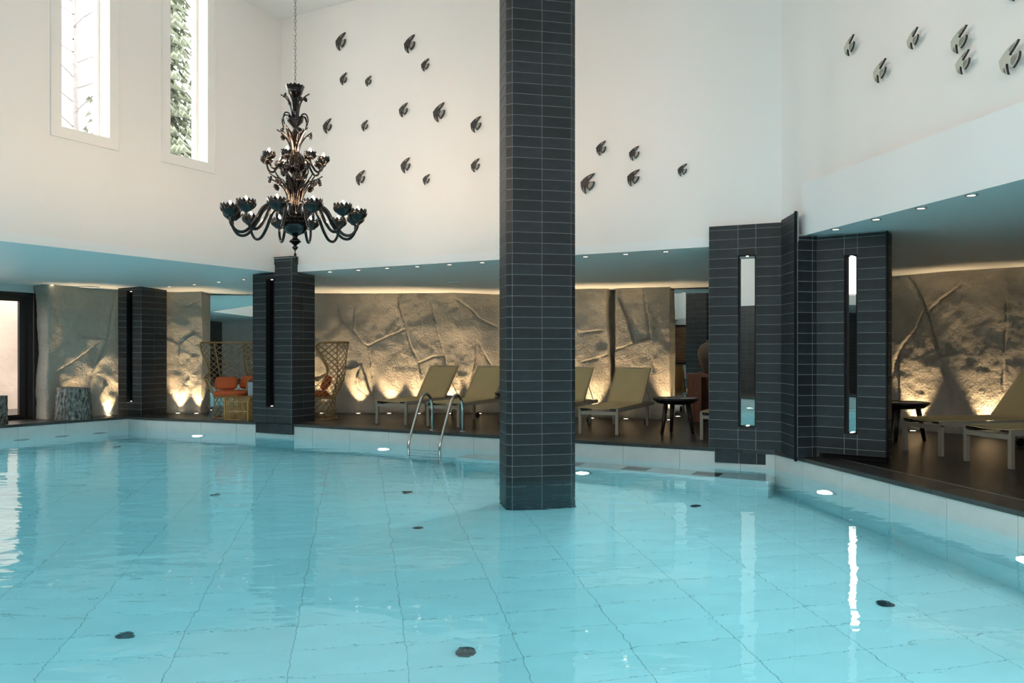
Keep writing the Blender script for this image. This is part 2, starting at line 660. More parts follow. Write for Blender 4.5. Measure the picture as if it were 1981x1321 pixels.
def inside(p, poly):
    c = False
    n = len(poly)
    for i in range(n):
        a, b = poly[i], poly[i - 1]
        if (a.y > p.y) != (b.y > p.y) and p.x < (b.x - a.x) * (p.y - a.y) / (b.y - a.y) + a.x:
            c = not c
    return c

gx = -NR                # across
gy = -UR                # away from the viewer
tiles = []
TW, TD = 0.75, 0.375
for iy in range(-2, 50):
    for ix in range(-24, 12):
        off = 0.0
        c = gx * ((ix + 0.5) * TW + off + 0.32) + gy * ((iy + 0.5) * TD)
        if inside(c, offset_poly(POOL, 0.45)) and c.y > 1.0:
            tiles.append(c)
vis = []
far = []
for c in tiles:
    px = abs(c.x / max(0.1, c.y) * 1570)
    (vis if (c.y > 4.4 and px < 1060) else far).append(c)
vis.sort(key=lambda c: c.length)
far += vis[300:]
vis = vis[:300]
fm = MB().box(-TW / 2 + .003, TW / 2 - .003, -TD / 2 + .003, TD / 2 - .003, -0.004, 0).build('tile', M['poolfloor'], pool_floor)
rz = math.atan2(gx.y, gx.x)
for i, c in enumerate(vis):
    o = fm if i == 0 else link_mesh('tile', fm.data, pool_floor)
    o.location = (c.x, c.y, POOLZ)
    o.rotation_euler = (0, 0, rz)
mb = MB()
for c in far:
    mb.obox(c, gx, gy, -TW / 2 + .003, TW / 2 - .003, -TD / 2 + .003, TD / 2 - .003, POOLZ - 0.004, POOLZ)
o = mb.build('tile_field', M['poolfloor'], pool_floor)
o['kind'] = 'stuff'

# underwater bench along the back wall, with its grates
bd = (POOL[2] - POOL[1]).normalized()
bn = Vector((-bd.y, bd.x))              # towards the pool
BZ = WATER - 0.46
mb = MB().obox(POOL[1], bd, bn, 0.0, 4.35, 0.0, 0.46, POOLZ, BZ)
bench = tag(mb.build('underwater_bench', M['poolgrey']), 'submerged stone bench along the pool wall between slate columns', 'bench')
for a in (0.62, 1.55, 2.5):
    g = MB()
    for k in range(7):
        g.obox(POOL[1], bd, bn, a, a + 0.32, 0.12 + k * 0.035, 0.14 + k * 0.035, BZ, BZ + 0.006)
    g.obox(POOL[1], bd, bn, a - 0.01, a + 0.33, 0.105, 0.385, BZ, BZ + 0.003)
    g.build('air_grate', M['blackdot'], bench)

# ---- coping slabs
inner = offset_poly(POOL, -0.018)
outr = offset_poly(POOL, 0.36)
cop = structure(tag(empty('trim_1'), 'dark stone coping around the pool rim', 'coping'))
for i in range(len(POOL)):
    j = (i + 1) % len(POOL)
    Lg = (POOL[j] - POOL[i]).length
    n = max(1, round(Lg / 1.45))
    for k in range(n):
        e = 0.0025 / Lg
        f0, f1 = k / n + (e if k else 0), (k + 1) / n - (e if k < n - 1 else 0)
        a0, a1 = inner[i].lerp(inner[j], f0), inner[i].lerp(inner[j], f1)
        b0, b1 = outr[i].lerp(outr[j], f0), outr[i].lerp(outr[j], f1)
        mid = (a0 + a1 + b0 + b1) / 4
        MB().prism([tuple(p - mid) for p in (a0, b0, b1, a1)], -0.04, 0.004).build('coping_slab', M['coping'], cop, loc=(mid.x, mid.y, 0))
# pale joint line behind the coping
for i in range(len(POOL)):
    j = (i + 1) % len(POOL)
    p0, p1 = offset_poly(POOL, 0.362), offset_poly(POOL, 0.374)
    MB().prism([tuple(p) for p in (p0[i], p1[i], p1[j], p0[j])], -0.01, 0.003).build('joint_strip', M['palejoint'], cop)

# ---- water body
mb = MB()
mb.prism([tuple(p) for p in offset_poly(POOL, 0.05)], POOLZ - 0.1, WATER)
tag(mb.build('pool_water', M['water']), 'clear turquoise pool water with soft ripples', 'water', kind='stuff')

# ---- upper walls
def wall_box(name, P, d, n_out, L0, L1, z0, z1, th, mat, label):
    return structure(tag(MB().obox(P, d, n_out, L0, L1, 0, th, z0, z1).build(name, mat), label, 'wall'))

wall_box('wall_back', K, UB, -NB, -0.3, (P1 - K).length + 0.1, SOFF, CEIL + 0.1, 0.3, M['white'], 'tall white back wall hung with dark birds')
RL = 13.3
wall_box('wall_right', P1 - NR * 0.035, UR, -NR, -0.1, RL, SOFF, CEIL + 0.1, 0.3, M['white'], 'tall white right wall hung with pale birds')

WTH = 0.34
WB, WT = 4.151, 6.80
WSTEP, WOPEN, WSTART = 1.663, 0.68, 1.577
NWIN = 6
mb = MB()
LL = 11.0
mb.obox(K, UL, -UB, -0.3, LL, 0, WTH, SOFF, WB)
mb.obox(K, UL, -UB, -0.3, LL, 0, WTH, WT, CEIL + 0.1)
s = -0.3
for k in range(NWIN):
    a = WSTART + k * WSTEP
    mb.obox(K, UL, -UB, s, a, 0, WTH, WB, WT)
    s = a + WOPEN
mb.obox(K, UL, -UB, s, LL, 0, WTH, WB, WT)
KL = K + UL * LL
END = V2(-8.3, -3.0)
de = (END - KL).normalized()
ne = Vector((de.y, -de.x))
BL = (END - KL).length
BW = [(4.7, 6.3)]
mb.obox(KL, de, ne, -0.1, BL, 0, 0.3, SOFF, 2.86)
mb.obox(KL, de, ne, -0.1, BL, 0, 0.3, 6.45, CEIL + 0.1)
s = -0.1
for a, b in BW + [(BL, BL)]:
    mb.obox(KL, de, ne, s, a, 0, 0.3, 2.86, 6.45)
    s = b
structure(tag(mb.build('wall_left', M['white']), 'tall white left wall with narrow windows', 'wall'))

for k in range(NWIN):
    a = WSTART + k * WSTEP
    mb = MB()
    o_, t_ = 0.135, 0.022
    mb.obox(K, UL, UB, a - o_, a, 0, t_, WB - o_, CEIL - .004)
    mb.obox(K, UL, UB, a + WOPEN, a + WOPEN + o_, 0, t_, WB - o_, CEIL - .004)
    mb.obox(K, UL, UB, a, a + WOPEN, 0, t_, WB - o_, WB)
    mb.obox(K, UL, UB, a, a + WOPEN, 0, t_, WT, CEIL - .004)
    # thin outer bead
    mb.obox(K, UL, UB, a - o_ - .012, a - o_, 0, t_ + .01, WB - o_ - .012, CEIL - .004)
    mb.obox(K, UL, UB, a + WOPEN + o_, a + WOPEN + o_ + .012, 0, t_ + .01, WB - o_ - .012, CEIL - .004)
    mb.obox(K, UL, UB, a - o_, a + WOPEN + o_, 0, t_ + .01, WB - o_ - .012, WB - o_)
    w = structure(tag(mb.build('window_%d' % (k + 1), M['trimwhite']), 'tall narrow white framed window high in the left wall', 'window'))
    fr = MB()
    b0, b1 = -0.26, -0.20
    fr.obox(K, UL, UB, a, a + 0.045, b0, b1, WB, WT)
    fr.obox(K, UL, UB, a + WOPEN - 0.045, a + WOPEN, b0, b1, WB, WT)
    fr.obox(K, UL, UB, a + .045, a + WOPEN - .045, b0, b1, WB, WB + 0.045)
    fr.obox(K, UL, UB, a + .045, a + WOPEN - .045, b0, b1, WT - 0.045, WT)
    fr.build('sash', M['trimwhite'], w)
    MB().obox(K, UL, UB, a + .04, a + WOPEN - .04, -0.235, -0.229, WB + .04, WT - .04).build('pane', M['glass'], w)
    c = K + UL * (a + WOPEN / 2) - UB * 0.19
    portal('daylight_portal', (c.x, c.y, (WB + WT) / 2), (UL.x, UL.y, 0), (-UB.x, -UB.y, 0), WOPEN, WT - WB)

for k, (a, b) in enumerate(BW):
    fr = MB()
    for a0, a1, z0, z1 in ((a, a + .06, 2.86, 6.45), (b - .06, b, 2.86, 6.45), (a + .06, b - .06, 2.86, 2.92), (a + .06, b - .06, 6.39, 6.45)):
        fr.obox(KL, de, ne, a0, a1, .12, .2, z0, z1)
    w = structure(tag(fr.build('window_%d' % (20 + k), M['trimwhite']), 'tall white framed window in the near left wall', 'window'))
    MB().obox(KL, de, ne, a + .05, b - .05, .157, .163, 2.91, 6.4).build('pane', M['glass'], w)
    c = KL + de * (a + b) / 2 + ne * .1
    portal('daylight_portal', (c.x, c.y, 4.655), (de.x, de.y, 0), (ne.x, ne.y, 0), b - a, 3.59)

# rear wall behind the viewer: dark tile below, tall windows above
RW0, RW1 = -10.6, 11.5
structure(tag(MB().box(-6.9, RW1, -3.3, -3.0, -0.1, 2.62).build('wall_rear', M['darktilewall']), 'dark tiled lower wall behind the near pool end', 'wall'))
structure(tag(MB().box(RW0, -6.9, -3.3, -3.0, -0.1, 2.62).build('wall_rear_end', M['paletilewall']), 'pale tiled end of the rear wall', 'wall'))
mb = MB()
RB, RT, RWID, RSTEP, RSTART, NR_ = 2.95, 6.45, 1.1, 2.0, -4.3, 5
mb.box(-8.6, 6.1, -3.3, -3.0, 2.62, RB)
mb.box(-8.6, 6.1, -3.3, -3.0, RT, CEIL + .1)
s = -8.6
for k in range(NR_):
    a = RSTART + k * RSTEP
    mb.box(s, a, -3.3, -3.0, RB, RT)
    s = a + RWID
mb.box(s, 6.1, -3.3, -3.0, RB, RT)
structure(tag(mb.build('wall_rear_upper', M['white']), 'white upper wall with tall windows behind the near pool end', 'wall'))
for k in range(NR_):
    a = RSTART + k * RSTEP
    fr = MB()
    fr.box(a, a + .06, -3.2, -3.12, RB, RT)
    fr.box(a + RWID - .06, a + RWID, -3.2, -3.12, RB, RT)
    fr.box(a + .06, a + RWID - .06, -3.2, -3.12, RB, RB + .06)
    fr.box(a + .06, a + RWID - .06, -3.2, -3.12, RT - .06, RT)
    w = structure(tag(fr.build('window_%d' % (NWIN + 1 + k), M['trimwhite']), 'tall white framed window in the rear wall', 'window'))
    MB().box(a + .05, a + RWID - .05, -3.165, -3.158, RB + .05, RT - .05).build('pane', M['glass'], w)
    portal('daylight_portal', (a + RWID / 2, -3.1, (RB + RT) / 2), (-1, 0, 0), (0, -1, 0), RWID, RT - RB)

# ---- ceiling and soffit
cp = [(6.05, -3.3), (P1.x + .35, P1.y + .15), (K.x - .1, K.y + .33), (KL.x - .32, KL.y + .1), (-8.7, -3.3)]
structure(tag(MB().prism(cp, CEIL, CEIL + 0.2).build('ceiling', M['white']), 'high flat white ceiling', 'ceiling'))

front = [(-8.3, -3.2), tuple(KL), tuple(K + UL * 8), tuple(K + UL * 4), tuple(K), tuple(K), tuple(K),
         tuple(K + UB * 3), tuple(K + UB * 6), tuple(P1), tuple(P1), tuple(P1 + UR * .63), tuple(P1 + UR * 4), tuple(P1 + UR * RL)]
back = [(-11.3, -3.2, 2.42), (-11.6, 4.3, 2.42), (-12.0, 7.5, 2.42), (-11.8, 10.2, 2.42), (-9.25, 15.1, 2.41), (-7.5, 16.9, 2.36), (-4.6, 16.9, 2.33),
        (-.25, 16.8, 2.33), (2.0, 15.7, 2.35), (5.2, 14.3, 2.39), (7.0, 12.9, 2.41), (8.7, 11.1, 2.41), (11.6, 8.2, 2.42), (11.8, -3.2, 2.42)]
sv = [(f[0], f[1], SOFF) for f in front] + back
n = len(front)
sf = []
for i in range(n - 1):
    if front[i] == front[i + 1]:
        sf.append((i, n + i, n + i + 1))
    else:
        sf.append((i, n + i, n + i + 1, i + 1))
structure(tag(MB().add(sv, sf).build('ceiling_soffit', M['soffit']), 'low sloping white soffit over the lounge deck', 'ceiling'))
_tr = []
for f in sf:
    _tr += [f] if len(f) == 3 else [(f[0], f[1], f[2]), (f[0], f[2], f[3])]
SOFF_BVH = BVHTree.FromPolygons([Vector(v) for v in sv], _tr)


def soffit_z(x, y):
    h = SOFF_BVH.ray_cast(Vector((x, y, 0)), Vector((0, 0, 1)))
    return h[0].z if h[0] else SOFF

# fascia boards
structure(tag(MB().obox(K, UB, NB, 0.02, (P1 - K).length, 0, 0.022, SOFF - 0.012, 2.70).build('trim_2', M['fascia']), 'narrow white fascia band along the back wall', 'fascia'))
structure(tag(MB().obox(K, UL, UB, 0.0, LL, 0, 0.022, SOFF - 0.012, 2.70).build('trim_3', M['fascia']), 'narrow white fascia band along the left wall', 'fascia'))
structure(tag(MB().obox(P1, UR, NR, 0.60, RL, 0, 0.03, SOFF - 0.012, 3.176).build('trim_4', M['fascia']), 'deep white fascia band along the right wall', 'fascia'))

# ---- lower outer walls behind rock and mirrors
bl = [(-8.75, 15.02), (-8.6, 15.4), (-7.6, 16.6), (-6.0, 16.75), (-4.0, 16.75), (0.0, 16.7), (1.7, 15.75), (5.4, 14.0), (6.5, 13.35), (8.9, 10.8), (11.2, 8.6), (11.5, -3.2)]
mb = MB()
for a, b in zip(bl, bl[1:]):
    a, b = Vector(a), Vector(b)
    d = (b - a).normalized()
    mb.obox(a, d, Vector((-d.y, d.x)), -0.1, (b - a).length + 0.1, 0, 0.15, -0.2, 3.0)
structure(tag(mb.build('wall_outer', M['backing']), 'plain wall behind the rock lining', 'wall'))
DP = V2(-8.74, 14.84)
SW0 = DP + UL * 5.6
SW1 = V2(-10.6, -3.0)
ds = (SW1 - SW0).normalized()
structure(tag(MB().obox((0, 0), V2(1, 0), V2(0, -1), -0.1, (SW1 - SW0).length + .1, 0, 0.2, -0.1, 2.9).build('wall_side', M['darktilewall'], loc=(SW0.x, SW0.y, 0), rz=math.atan2(ds.y, ds.x)), 'dark tiled side wall near the pool end', 'wall'))
# lintel over the sliding doors
lint = structure(tag(MB().obox(DP, UL, -UB, -0.05, 5.7, 0.02, 0.25, 2.29, 2.9).build('trim_5', M['joint']), 'pale stone lintel over the sliding doors', 'lintel'))
for k in range(8):
    put_tile(lint, DP + UB * -0.02 + UL * 5.7, -UL, 5.7 - (k + 1) * 0.715, 5.7 - k * 0.715, 2.29, 2.62, 0.012, M['poolgrey'], 0.004)

# ---- sliding doors
def sliding_door(idx, t0, t1):
    z1 = 2.29
    mb = MB()
    mb.obox(DP, UL, -UB, t0, t0 + .09, 0, .16, 0, z1)
    mb.obox(DP, UL, -UB, t1 - .09, t1, 0, .16, 0, z1)
    mb.obox(DP, UL, -UB, t0 + .09, t1 - .09, 0, .16, z1 - .075, z1)
    mb.obox(DP, UL, -UB, t0 + .09, t1 - .09, 0, .16, 0, .025)
    d = structure(tag(mb.build('door_%d' % idx, M['blackmetal']), 'black framed glass sliding door to the terrace', 'door'))
    s = MB()
    a0, a1 = t0 + .09, t1 - .09
    s.obox(DP, UL, -UB, a0, a0 + .13, .04, .10, .025, z1 - .075)
    s.obox(DP, UL, -UB, a1 - .13, a1, .04, .10, .025, z1 - .075)
    s.obox(DP, UL, -UB, a0 + .13, a1 - .13, .04, .10, .025, .085)
    s.obox(DP, UL, -UB, a0 + .13, a1 - .13, .04, .10, z1 - .16, z1 - .075)
    s.build('sash', M['blackmetal'], d)
    MB().obox(DP, UL, -UB, a0 + .125, a1 - .125, .066, .074, .08, z1 - .155).build('pane', M['glass'], d)
    c = DP + UL * (t0 + t1) / 2 - UB * 0.02
    portal('daylight_portal', (c.x, c.y, 1.12), (UL.x, UL.y, 0), (-UB.x, -UB.y, 0), t1 - t0 - .4, 2.0)

for i, (a, b) in enumerate(((0.02, 1.85), (1.85, 3.7), (3.7, 5.55))):
    sliding_door(i + 1, a, b)

# ---- shuttered window on the side wall, seen in the mirrors
sw = empty('shuttered_window', (0, -3.0, 0))
tag(sw, 'brown slatted shutter in a black frame on the pale tiled end wall', 'window')
c0 = -9.0
for (a, b, z0, z1) in ((c0, c0 + .08, .62, 2.35), (c0 + 1.47, c0 + 1.55, .62, 2.35), (c0 + .08, c0 + 1.47, .62, .70), (c0 + .08, c0 + 1.47, 2.27, 2.35)):
    MB().box(a, b, 0, .06, z0, z1).build('frame_bar', M['blackmetal'], sw)
for k in range(12):
    z = .71 + k * .13
    MB().box(c0 + .09, c0 + 1.46, .012, .035, z, z + .12).build('slat', M['shutter'], sw)

# ================================================================== ROCK LINING
def vnoise(x, y, seed):
    rs = np.random.RandomState(seed)
    tab = rs.rand(64, 64)
    xi = np.floor(x).astype(int)
    yi = np.floor(y).astype(int)
    fx = x - xi
    fy = y - yi
    fx = fx * fx * (3 - 2 * fx)
    fy = fy * fy * (3 - 2 * fy)
    g = lambda i, j: tab[i % 64, j % 64]
    return (g(xi, yi) * (1 - fx) + g(xi + 1, yi) * fx) * (1 - fy) + (g(xi, yi + 1) * (1 - fx) + g(xi + 1, yi + 1) * fx) * fy


def rock_wall(name, poly, cracks, H, label, seed, step=0.017, special=(), x_end=None):
    P = np.array(poly, float)
    seg = np.diff(P, axis=0)
    ln = np.hypot(seg[:, 0], seg[:, 1])
    cum = np.concatenate([[0], np.cumsum(ln)])
    S = np.arange(0, cum[-1] + step, step)
    S[-1] = cum[-1]
    bx = np.interp(S, cum, P[:, 0])
    by = np.interp(S, cum, P[:, 1])
    kk = np.exp(-0.5 * (np.arange(-8, 9) / 3.0) ** 2)
    kk /= kk.sum()
    sx = np.convolve(np.pad(bx, 8, mode='reflect', reflect_type='odd'), kk, 'valid')
    sy = np.convolve(np.pad(by, 8, mode='reflect', reflect_type='odd'), kk, 'valid')
    tx = np.gradient(sx)
    ty = np.gradient(sy)
    l = np.hypot(tx, ty)
    nx, ny = ty / l, -tx / l
    Z = np.linspace(-0.02, H, int(H / step) + 1)
    SS, ZZ = np.meshgrid(S, Z, indexing='ij')
    # gentle tapering slabs
    d = 0.13 * (vnoise(SS * 0.9, ZZ * 0.7, seed) - 0.5)
    d += 0.055 * (vnoise(SS * 2.1 + 5, ZZ * 1.7, seed + 1) - 0.5)
    d += 0.028 * (vnoise(SS * 5 + 9, ZZ * 4.2, seed + 2) - 0.5)
    d += 0.012 * (vnoise(SS * 12, ZZ * 11, seed + 3) - 0.5)
    d += 0.007 * (vnoise(SS * 26, ZZ * 25, seed + 4) - 0.5)
    rs = random.Random(seed)
    for ci, c in enumerate(cracks):
        c = np.array(c, float)
        best = np.full(SS.shape, 9.0)
        sgn = np.zeros(SS.shape)
        arc = np.zeros(SS.shape)
        tot = np.hypot(*np.diff(c, axis=0).T).sum()
        acc = 0.0
        wob = 0.012 * (vnoise(SS * 9, ZZ * 9, seed + 20 + ci) - 0.5)
        for a, b in zip(c, c[1:]):
            ab = b - a
            L2 = (ab ** 2).sum()
            t = np.clip(((SS - a[0]) * ab[0] + (ZZ - a[1]) * ab[1]) / L2, 0, 1)
            qx, qy = SS - a[0] - t * ab[0], ZZ - a[1] - t * ab[1]
            dist = np.abs(np.hypot(qx, qy) + wob)
            cr = ab[0] * (ZZ - a[1]) - ab[1] * (SS - a[0])
            m = dist < best
            best = np.where(m, dist, best)
            sgn = np.where(m, np.sign(cr), sgn)
            arc = np.where(m, acc + t * math.sqrt(L2), arc)
            acc += math.sqrt(L2)
        tap = np.clip(np.minimum(arc, tot - arc) / 0.18, 0, 1)
        if ci in special:
            w = 0.045 * np.clip(0.35 + ZZ / 2.0, 0, 1.2)
            d -= 0.34 * np.exp(-(best / (w + .004)) ** 4) * np.clip(tap * 4 + (ZZ > 2), 0, 1)
        else:
            d -= 0.034 * np.exp(-(best / 0.010) ** 2) * np.clip(0.35 + tap, 0, 1)
            d += rs.choice((-1, 1)) * (0.010 + 0.013 * rs.random()) * sgn * np.exp(-best / 0.14) * tap
    # the slabs lean back a little as they rise
    d += 0.05 * (1 - ZZ / H)
    X = sx[:, None] + nx[:, None] * d
    Y = sy[:, None] + ny[:, None] * d
    ns, nz = SS.shape
    verts = np.stack([X, Y, ZZ], -1).reshape(-1, 3)
    i = np.arange(ns - 1)[:, None] * nz + np.arange(nz - 1)[None, :]
    faces = np.stack([i, i + nz, i + nz + 1, i + 1], -1).reshape(-1, 4)
    # thickness at both ends so that a slab never reads as a sheet
    v = [tuple(p) for p in verts.tolist()]
    f = [tuple(q) for q in faces.tolist()]
    for col, flip in ((0, False), (ns - 1, True)):
        base = len(v)
        for k in range(nz):
            p = v[col * nz + k]
            v.append((p[0] - nx[col] * 0.35, p[1] - ny[col] * 0.35, p[2]))
        for k in range(nz - 1):
            q = (col * nz + k, col * nz + k + 1, base + k + 1, base + k)
            f.append(q if not flip else tuple(reversed(q)))
    me = bpy.data.meshes.new(name)
    me.from_pydata(v, [], f)
    me.materials.append(M['rock'])
    me.polygons.foreach_set('use_smooth', [True] * len(me.polygons))
    me.update()
    return structure(tag(link_mesh(name, me), label, 'wall'))

ROCK_L = [(-8.72, 14.86), (-8.40, 14.68), (-8.30, 15.0), (-7.62, 15.78), (-7.2, 16.2), (-6.7, 16.25), (-6.17, 16.18)]
ROCK_C = [(-4.6, 16.3), (-3.0, 16.25), (-.25, 16.2), (1.16, 15.2), (2.86, 14.7)]
ROCK_R = [(5.2, 13.45), (6.06, 12.98), (6.66, 12.2), (7.31, 11.58), (8.6, 10.3), (10.5, 8.5)]
CR_L = [[(1.63, 2.42), (1.6, 2.09), (1.5, 1.52), (1.39, 1.16), (1.23, 0.96), (1.19, 0.73), (1.17, 0.02)],
        [(1.49, 1.47), (1.39, 1.47), (0.96, 1.48)], [(1.37, 1.45), (1.23, 1.32), (0.81, 1.0), (0.49, 0.82)],
        [(1.36, 1.42), (1.25, 1.06), (1.2, 0.9)], [(3.33, 2.27), (3.13, 2.15), (2.96, 2.1)],
        [(3.31, 1.6), (3.09, 1.53), (2.89, 1.36), (2.87, 0.95), (2.89, 0.6), (2.87, 0.01)], [(2.63, 1.5), (2.89, 1.36)]]
CR_C = [[(2.33, 2.35), (2.34, 2.14), (2.43, 1.87), (2.47, 1.66), (2.59, 1.31), (2.69, 1.08)],
        [(2.47, 1.66), (2.13, 1.53), (1.73, 1.33), (1.65, 1.38), (1.57, 1.46), (1.44, 1.64), (1.44, 1.84), (1.46, 2.2)],
        [(1.73, 1.33), (1.78, 1.05), (1.83, 0.66), (1.85, 0.28)], [(2.97, 2.27), (3.05, 1.91), (3.15, 1.51), (3.25, 1.12), (3.32, 0.84)],
        [(3.25, 1.13), (3.02, 1.12), (2.74, 0.99), (2.82, 0.62)], [(1.07, 2.2), (1.15, 1.97), (1.22, 1.78), (1.42, 1.64)],
        [(3.45, 2.3), (3.78, 2.07), (3.97, 1.87), (4.35, 1.68)], [(3.89, 1.43), (3.87, 1.15), (3.81, 0.79), (3.74, 0.56)],
        [(3.91, 1.43), (4.07, 1.15), (4.2, 0.92)], [(1.6, 0.99), (1.49, 0.69), (1.53, 0.49), (1.83, 0.26)],
        [(1.6, 0.99), (1.72, 0.56), (1.83, 0.28)], [(1.24, 0.89), (1.42, 0.9), (1.6, 0.99)], [(0.65, 1.51), (0.76, 1.41)],
        [(6.79, 2.45), (6.77, 1.98), (6.79, 1.48), (6.79, 1.06), (6.82, 0.63)], [(6.88, 2.26), (6.83, 1.91), (6.82, 1.63)],
        [(7.37, 2.43), (7.47, 1.76), (7.51, 1.45), (7.21, 1.38), (7.07, 1.84), (6.91, 2.24)], [(7.51, 1.45), (7.51, 1.13), (7.58, 0.85)],
        [(6.82, 1.24), (7.21, 1.38)], [(6.17, 1.56), (6.61, 1.61)], [(6.23, 1.02), (6.73, 1.17)],
        [(4.9, 2.4), (5.0, 1.6), (4.95, .9)], [(5.0, 1.6), (5.6, 1.2)]]
CR_R = [[(1.25, 2.42), (1.41, 2.15), (1.52, 1.89), (1.41, 1.6), (1.19, 1.31), (1.08, 1.08), (1.0, 0.78)],
        [(1.52, 1.89), (1.63, 1.52), (1.75, 1.13), (1.86, 0.74), (1.94, 0.35)], [(1.58, 1.83), (1.73, 2.0), (2.07, 2.23)],
        [(1.77, 1.13), (2.04, 1.22)], [(2.65, 2.42), (2.64, 1.81), (2.61, 1.0), (2.61, 0.66)], [(1.12, 1.2), (1.14, 0.67), (1.14, 0.0)]]
rock_wall('wall_rock_left', ROCK_L, CR_L, 2.55, 'rough cracked rock wall beside the sliding door', 11)
rock_wall('wall_rock_back', ROCK_C, CR_C, 2.50, 'rough cracked rock wall behind the loungers', 23, special=(13,))
rock_wall('wall_rock_right', ROCK_R, CR_R, 2.52, 'rough cracked rock wall behind the right deck', 37)

# wall mirrors between the rock slabs
def wall_mirror(a, b, label):
    a, b = Vector(a), Vector(b)
    d = (b - a).normalized()
    n = Vector((d.y, -d.x))
    o = MB().obox(a, d, n, 0, (b - a).length, -0.012, 0, 0.0, 2.36).build('wall_mirror', M['mirror'])
    tag(o, label, 'mirror')
wall_mirror((-6.15, 16.42), (-4.62, 16.50), 'tall mirror behind the wicker armchair, between rock slabs')
wall_mirror((2.9, 14.92), (5.2, 13.99), 'tall mirror behind the wooden table with the clay jar')

# ================================================================== SLATE COLUMNS
CO = 0.1195          # course height
TT = 0.005           # tile thickness


def tile_face(parent, P, d, cols, z0, z1, slot=None, zcap=None, base=0.01):
    """courses of slate on the face P + a*d; cols = list of (a0,a1); slot=(a0,a1,z0,z1) stays open"""
    k0 = math.floor((z0 - base) / CO + 1e-6)
    k = k0
    while base + k * CO < z1 - 0.015:
        y0, y1 = max(z0, base + k * CO), min(z1, base + (k + 1) * CO)
        for a0, a1 in cols:
            if slot and a0 < slot[1] - .01 and a1 > slot[0] + .01 and y0 < slot[3] and y1 > slot[2]:
                for q0, q1 in ((y0, min(y1, slot[2])), (max(y0, slot[3]), y1)):
                    if zcap:
                        q1 = min(q1, zcap(a0, a1))
                    if q1 - q0 > 0.015:
                        put_tile(parent, P, d, a0, a1, q0, q1, TT, M['slate'], 0.006)
                continue
            if zcap and zcap(a0, a1) < y1:
                yy = zcap(a0, a1)
                if yy - y0 < 0.02:
                    continue
                put_tile(parent, P, d, a0, a1, y0, yy, TT, M['slate'], 0.006)
                continue
            put_tile(parent, P, d, a0, a1, y0, y1, TT, M['slate'], 0.006)
        k += 1


def slot_parts(parent, P, d, slot, depth, mirror):
    """mirror strip at the back of the slot, thin black frame, two tiny spots"""
    n = Vector((d.y, -d.x))
    a0, a1, z0, z1 = slot
    MB().obox(P, d, n, a0 + .012, a1 - .012, -depth, -depth + .006, z0 + .012, z1 - .012).build('mirror_strip', mirror, parent)
    f = MB()
    f.obox(P, d, n, a0, a0 + .012, -depth, TT + .004, z0, z1)
    f.obox(P, d, n, a1 - .012, a1, -depth, TT + .004, z0, z1)
    f.obox(P, d, n, a0 + .012, a1 - .012, -depth, TT + .004, z0, z0 + .012)
    f.obox(P, d, n, a0 + .012, a1 - .012, -depth, TT + .004, z1 - .012, z1)
    f.build('slot_frame', M['slate_trim'], parent)
    for z, s in ((z0 + .012, 1), (z1 - .012, -1)):
        c = P + d * (a0 + a1) / 2 - n * (depth * .5)
        MB().lathe([(.001, 0), (.018, 0), (.018, .006 * s)], 12, (c.x, c.y, z)).build('spot_lens', M['downlight'], parent)


def slabs(mb, P, d, W, z0, z1, slot, depth):
    n = Vector((d.y, -d.x))
    a0, a1, s0, s1 = slot
    mb.obox(P, d, n, 0, a0, -depth, 0, z0, z1)
    mb.obox(P, d, n, a1, W, -depth, 0, z0, z1)
    mb.obox(P, d, n, a0, a1, -depth, 0, z0, s0)
    mb.obox(P, d, n, a0, a1, -depth, 0, s1, z1)

X, Y = V2(1, 0), V2(0, 1)

# --- column rising out of the water in the middle
cc = empty('tiled_column', (0.003, 9.09, 0), math.radians(12.5))
tag(cc, 'tall freestanding slate column rising straight out of the pool', 'column')
W_, D_, c_ = 0.69, 0.36, 0.056
poly = [(0, 0), (W_, 0), (W_ + c_, c_), (W_ + c_, c_ + D_), (W_, 2 * c_ + D_), (0, 2 * c_ + D_), (-c_, c_ + D_), (-c_, c_)]
MB().prism(poly, POOLZ - .01, CEIL + .01).build('core', M['grout'], cc)
ztop = POOLZ + 64 * CO
q = [Vector(p) for p in poly]
for (i, cols) in ((0, [(0, .345), (.345, .69)]), (1, None), (6, None), (7, None)):
    a, b = q[i], q[(i + 1) % 8]
    d = (b - a).normalized()
    Lg = (b - a).length
    tile_face(cc, a, d, cols or [(0.0, Lg)], POOLZ, min(CEIL, POOLZ + (59 if i != 6 else 59) * CO), base=POOLZ)
rest = MB()
k = 0
while POOLZ + k * CO < CEIL - .02:
    z0, z1 = POOLZ + k * CO + .003, min(CEIL, POOLZ + (k + 1) * CO) - .003
    for i in range(8):
        if i in (0, 1, 6, 7) and k < 59:
            continue
        a, b = q[i], q[(i + 1) % 8]
        d = (b - a).normalized()
        n = Vector((d.y, -d.x))
        Lg = (b - a).length
        for s0, s1 in ([(0, .345), (.345, .69)] if Lg > .6 else [(0, Lg)]):
            rest.obox(a, d, n, s0 + .003, s1 - .003, 0, TT, z0, z1)
    k += 1
o = rest.build('tile_field', M['slate'], cc)
o['kind'] = 'stuff'

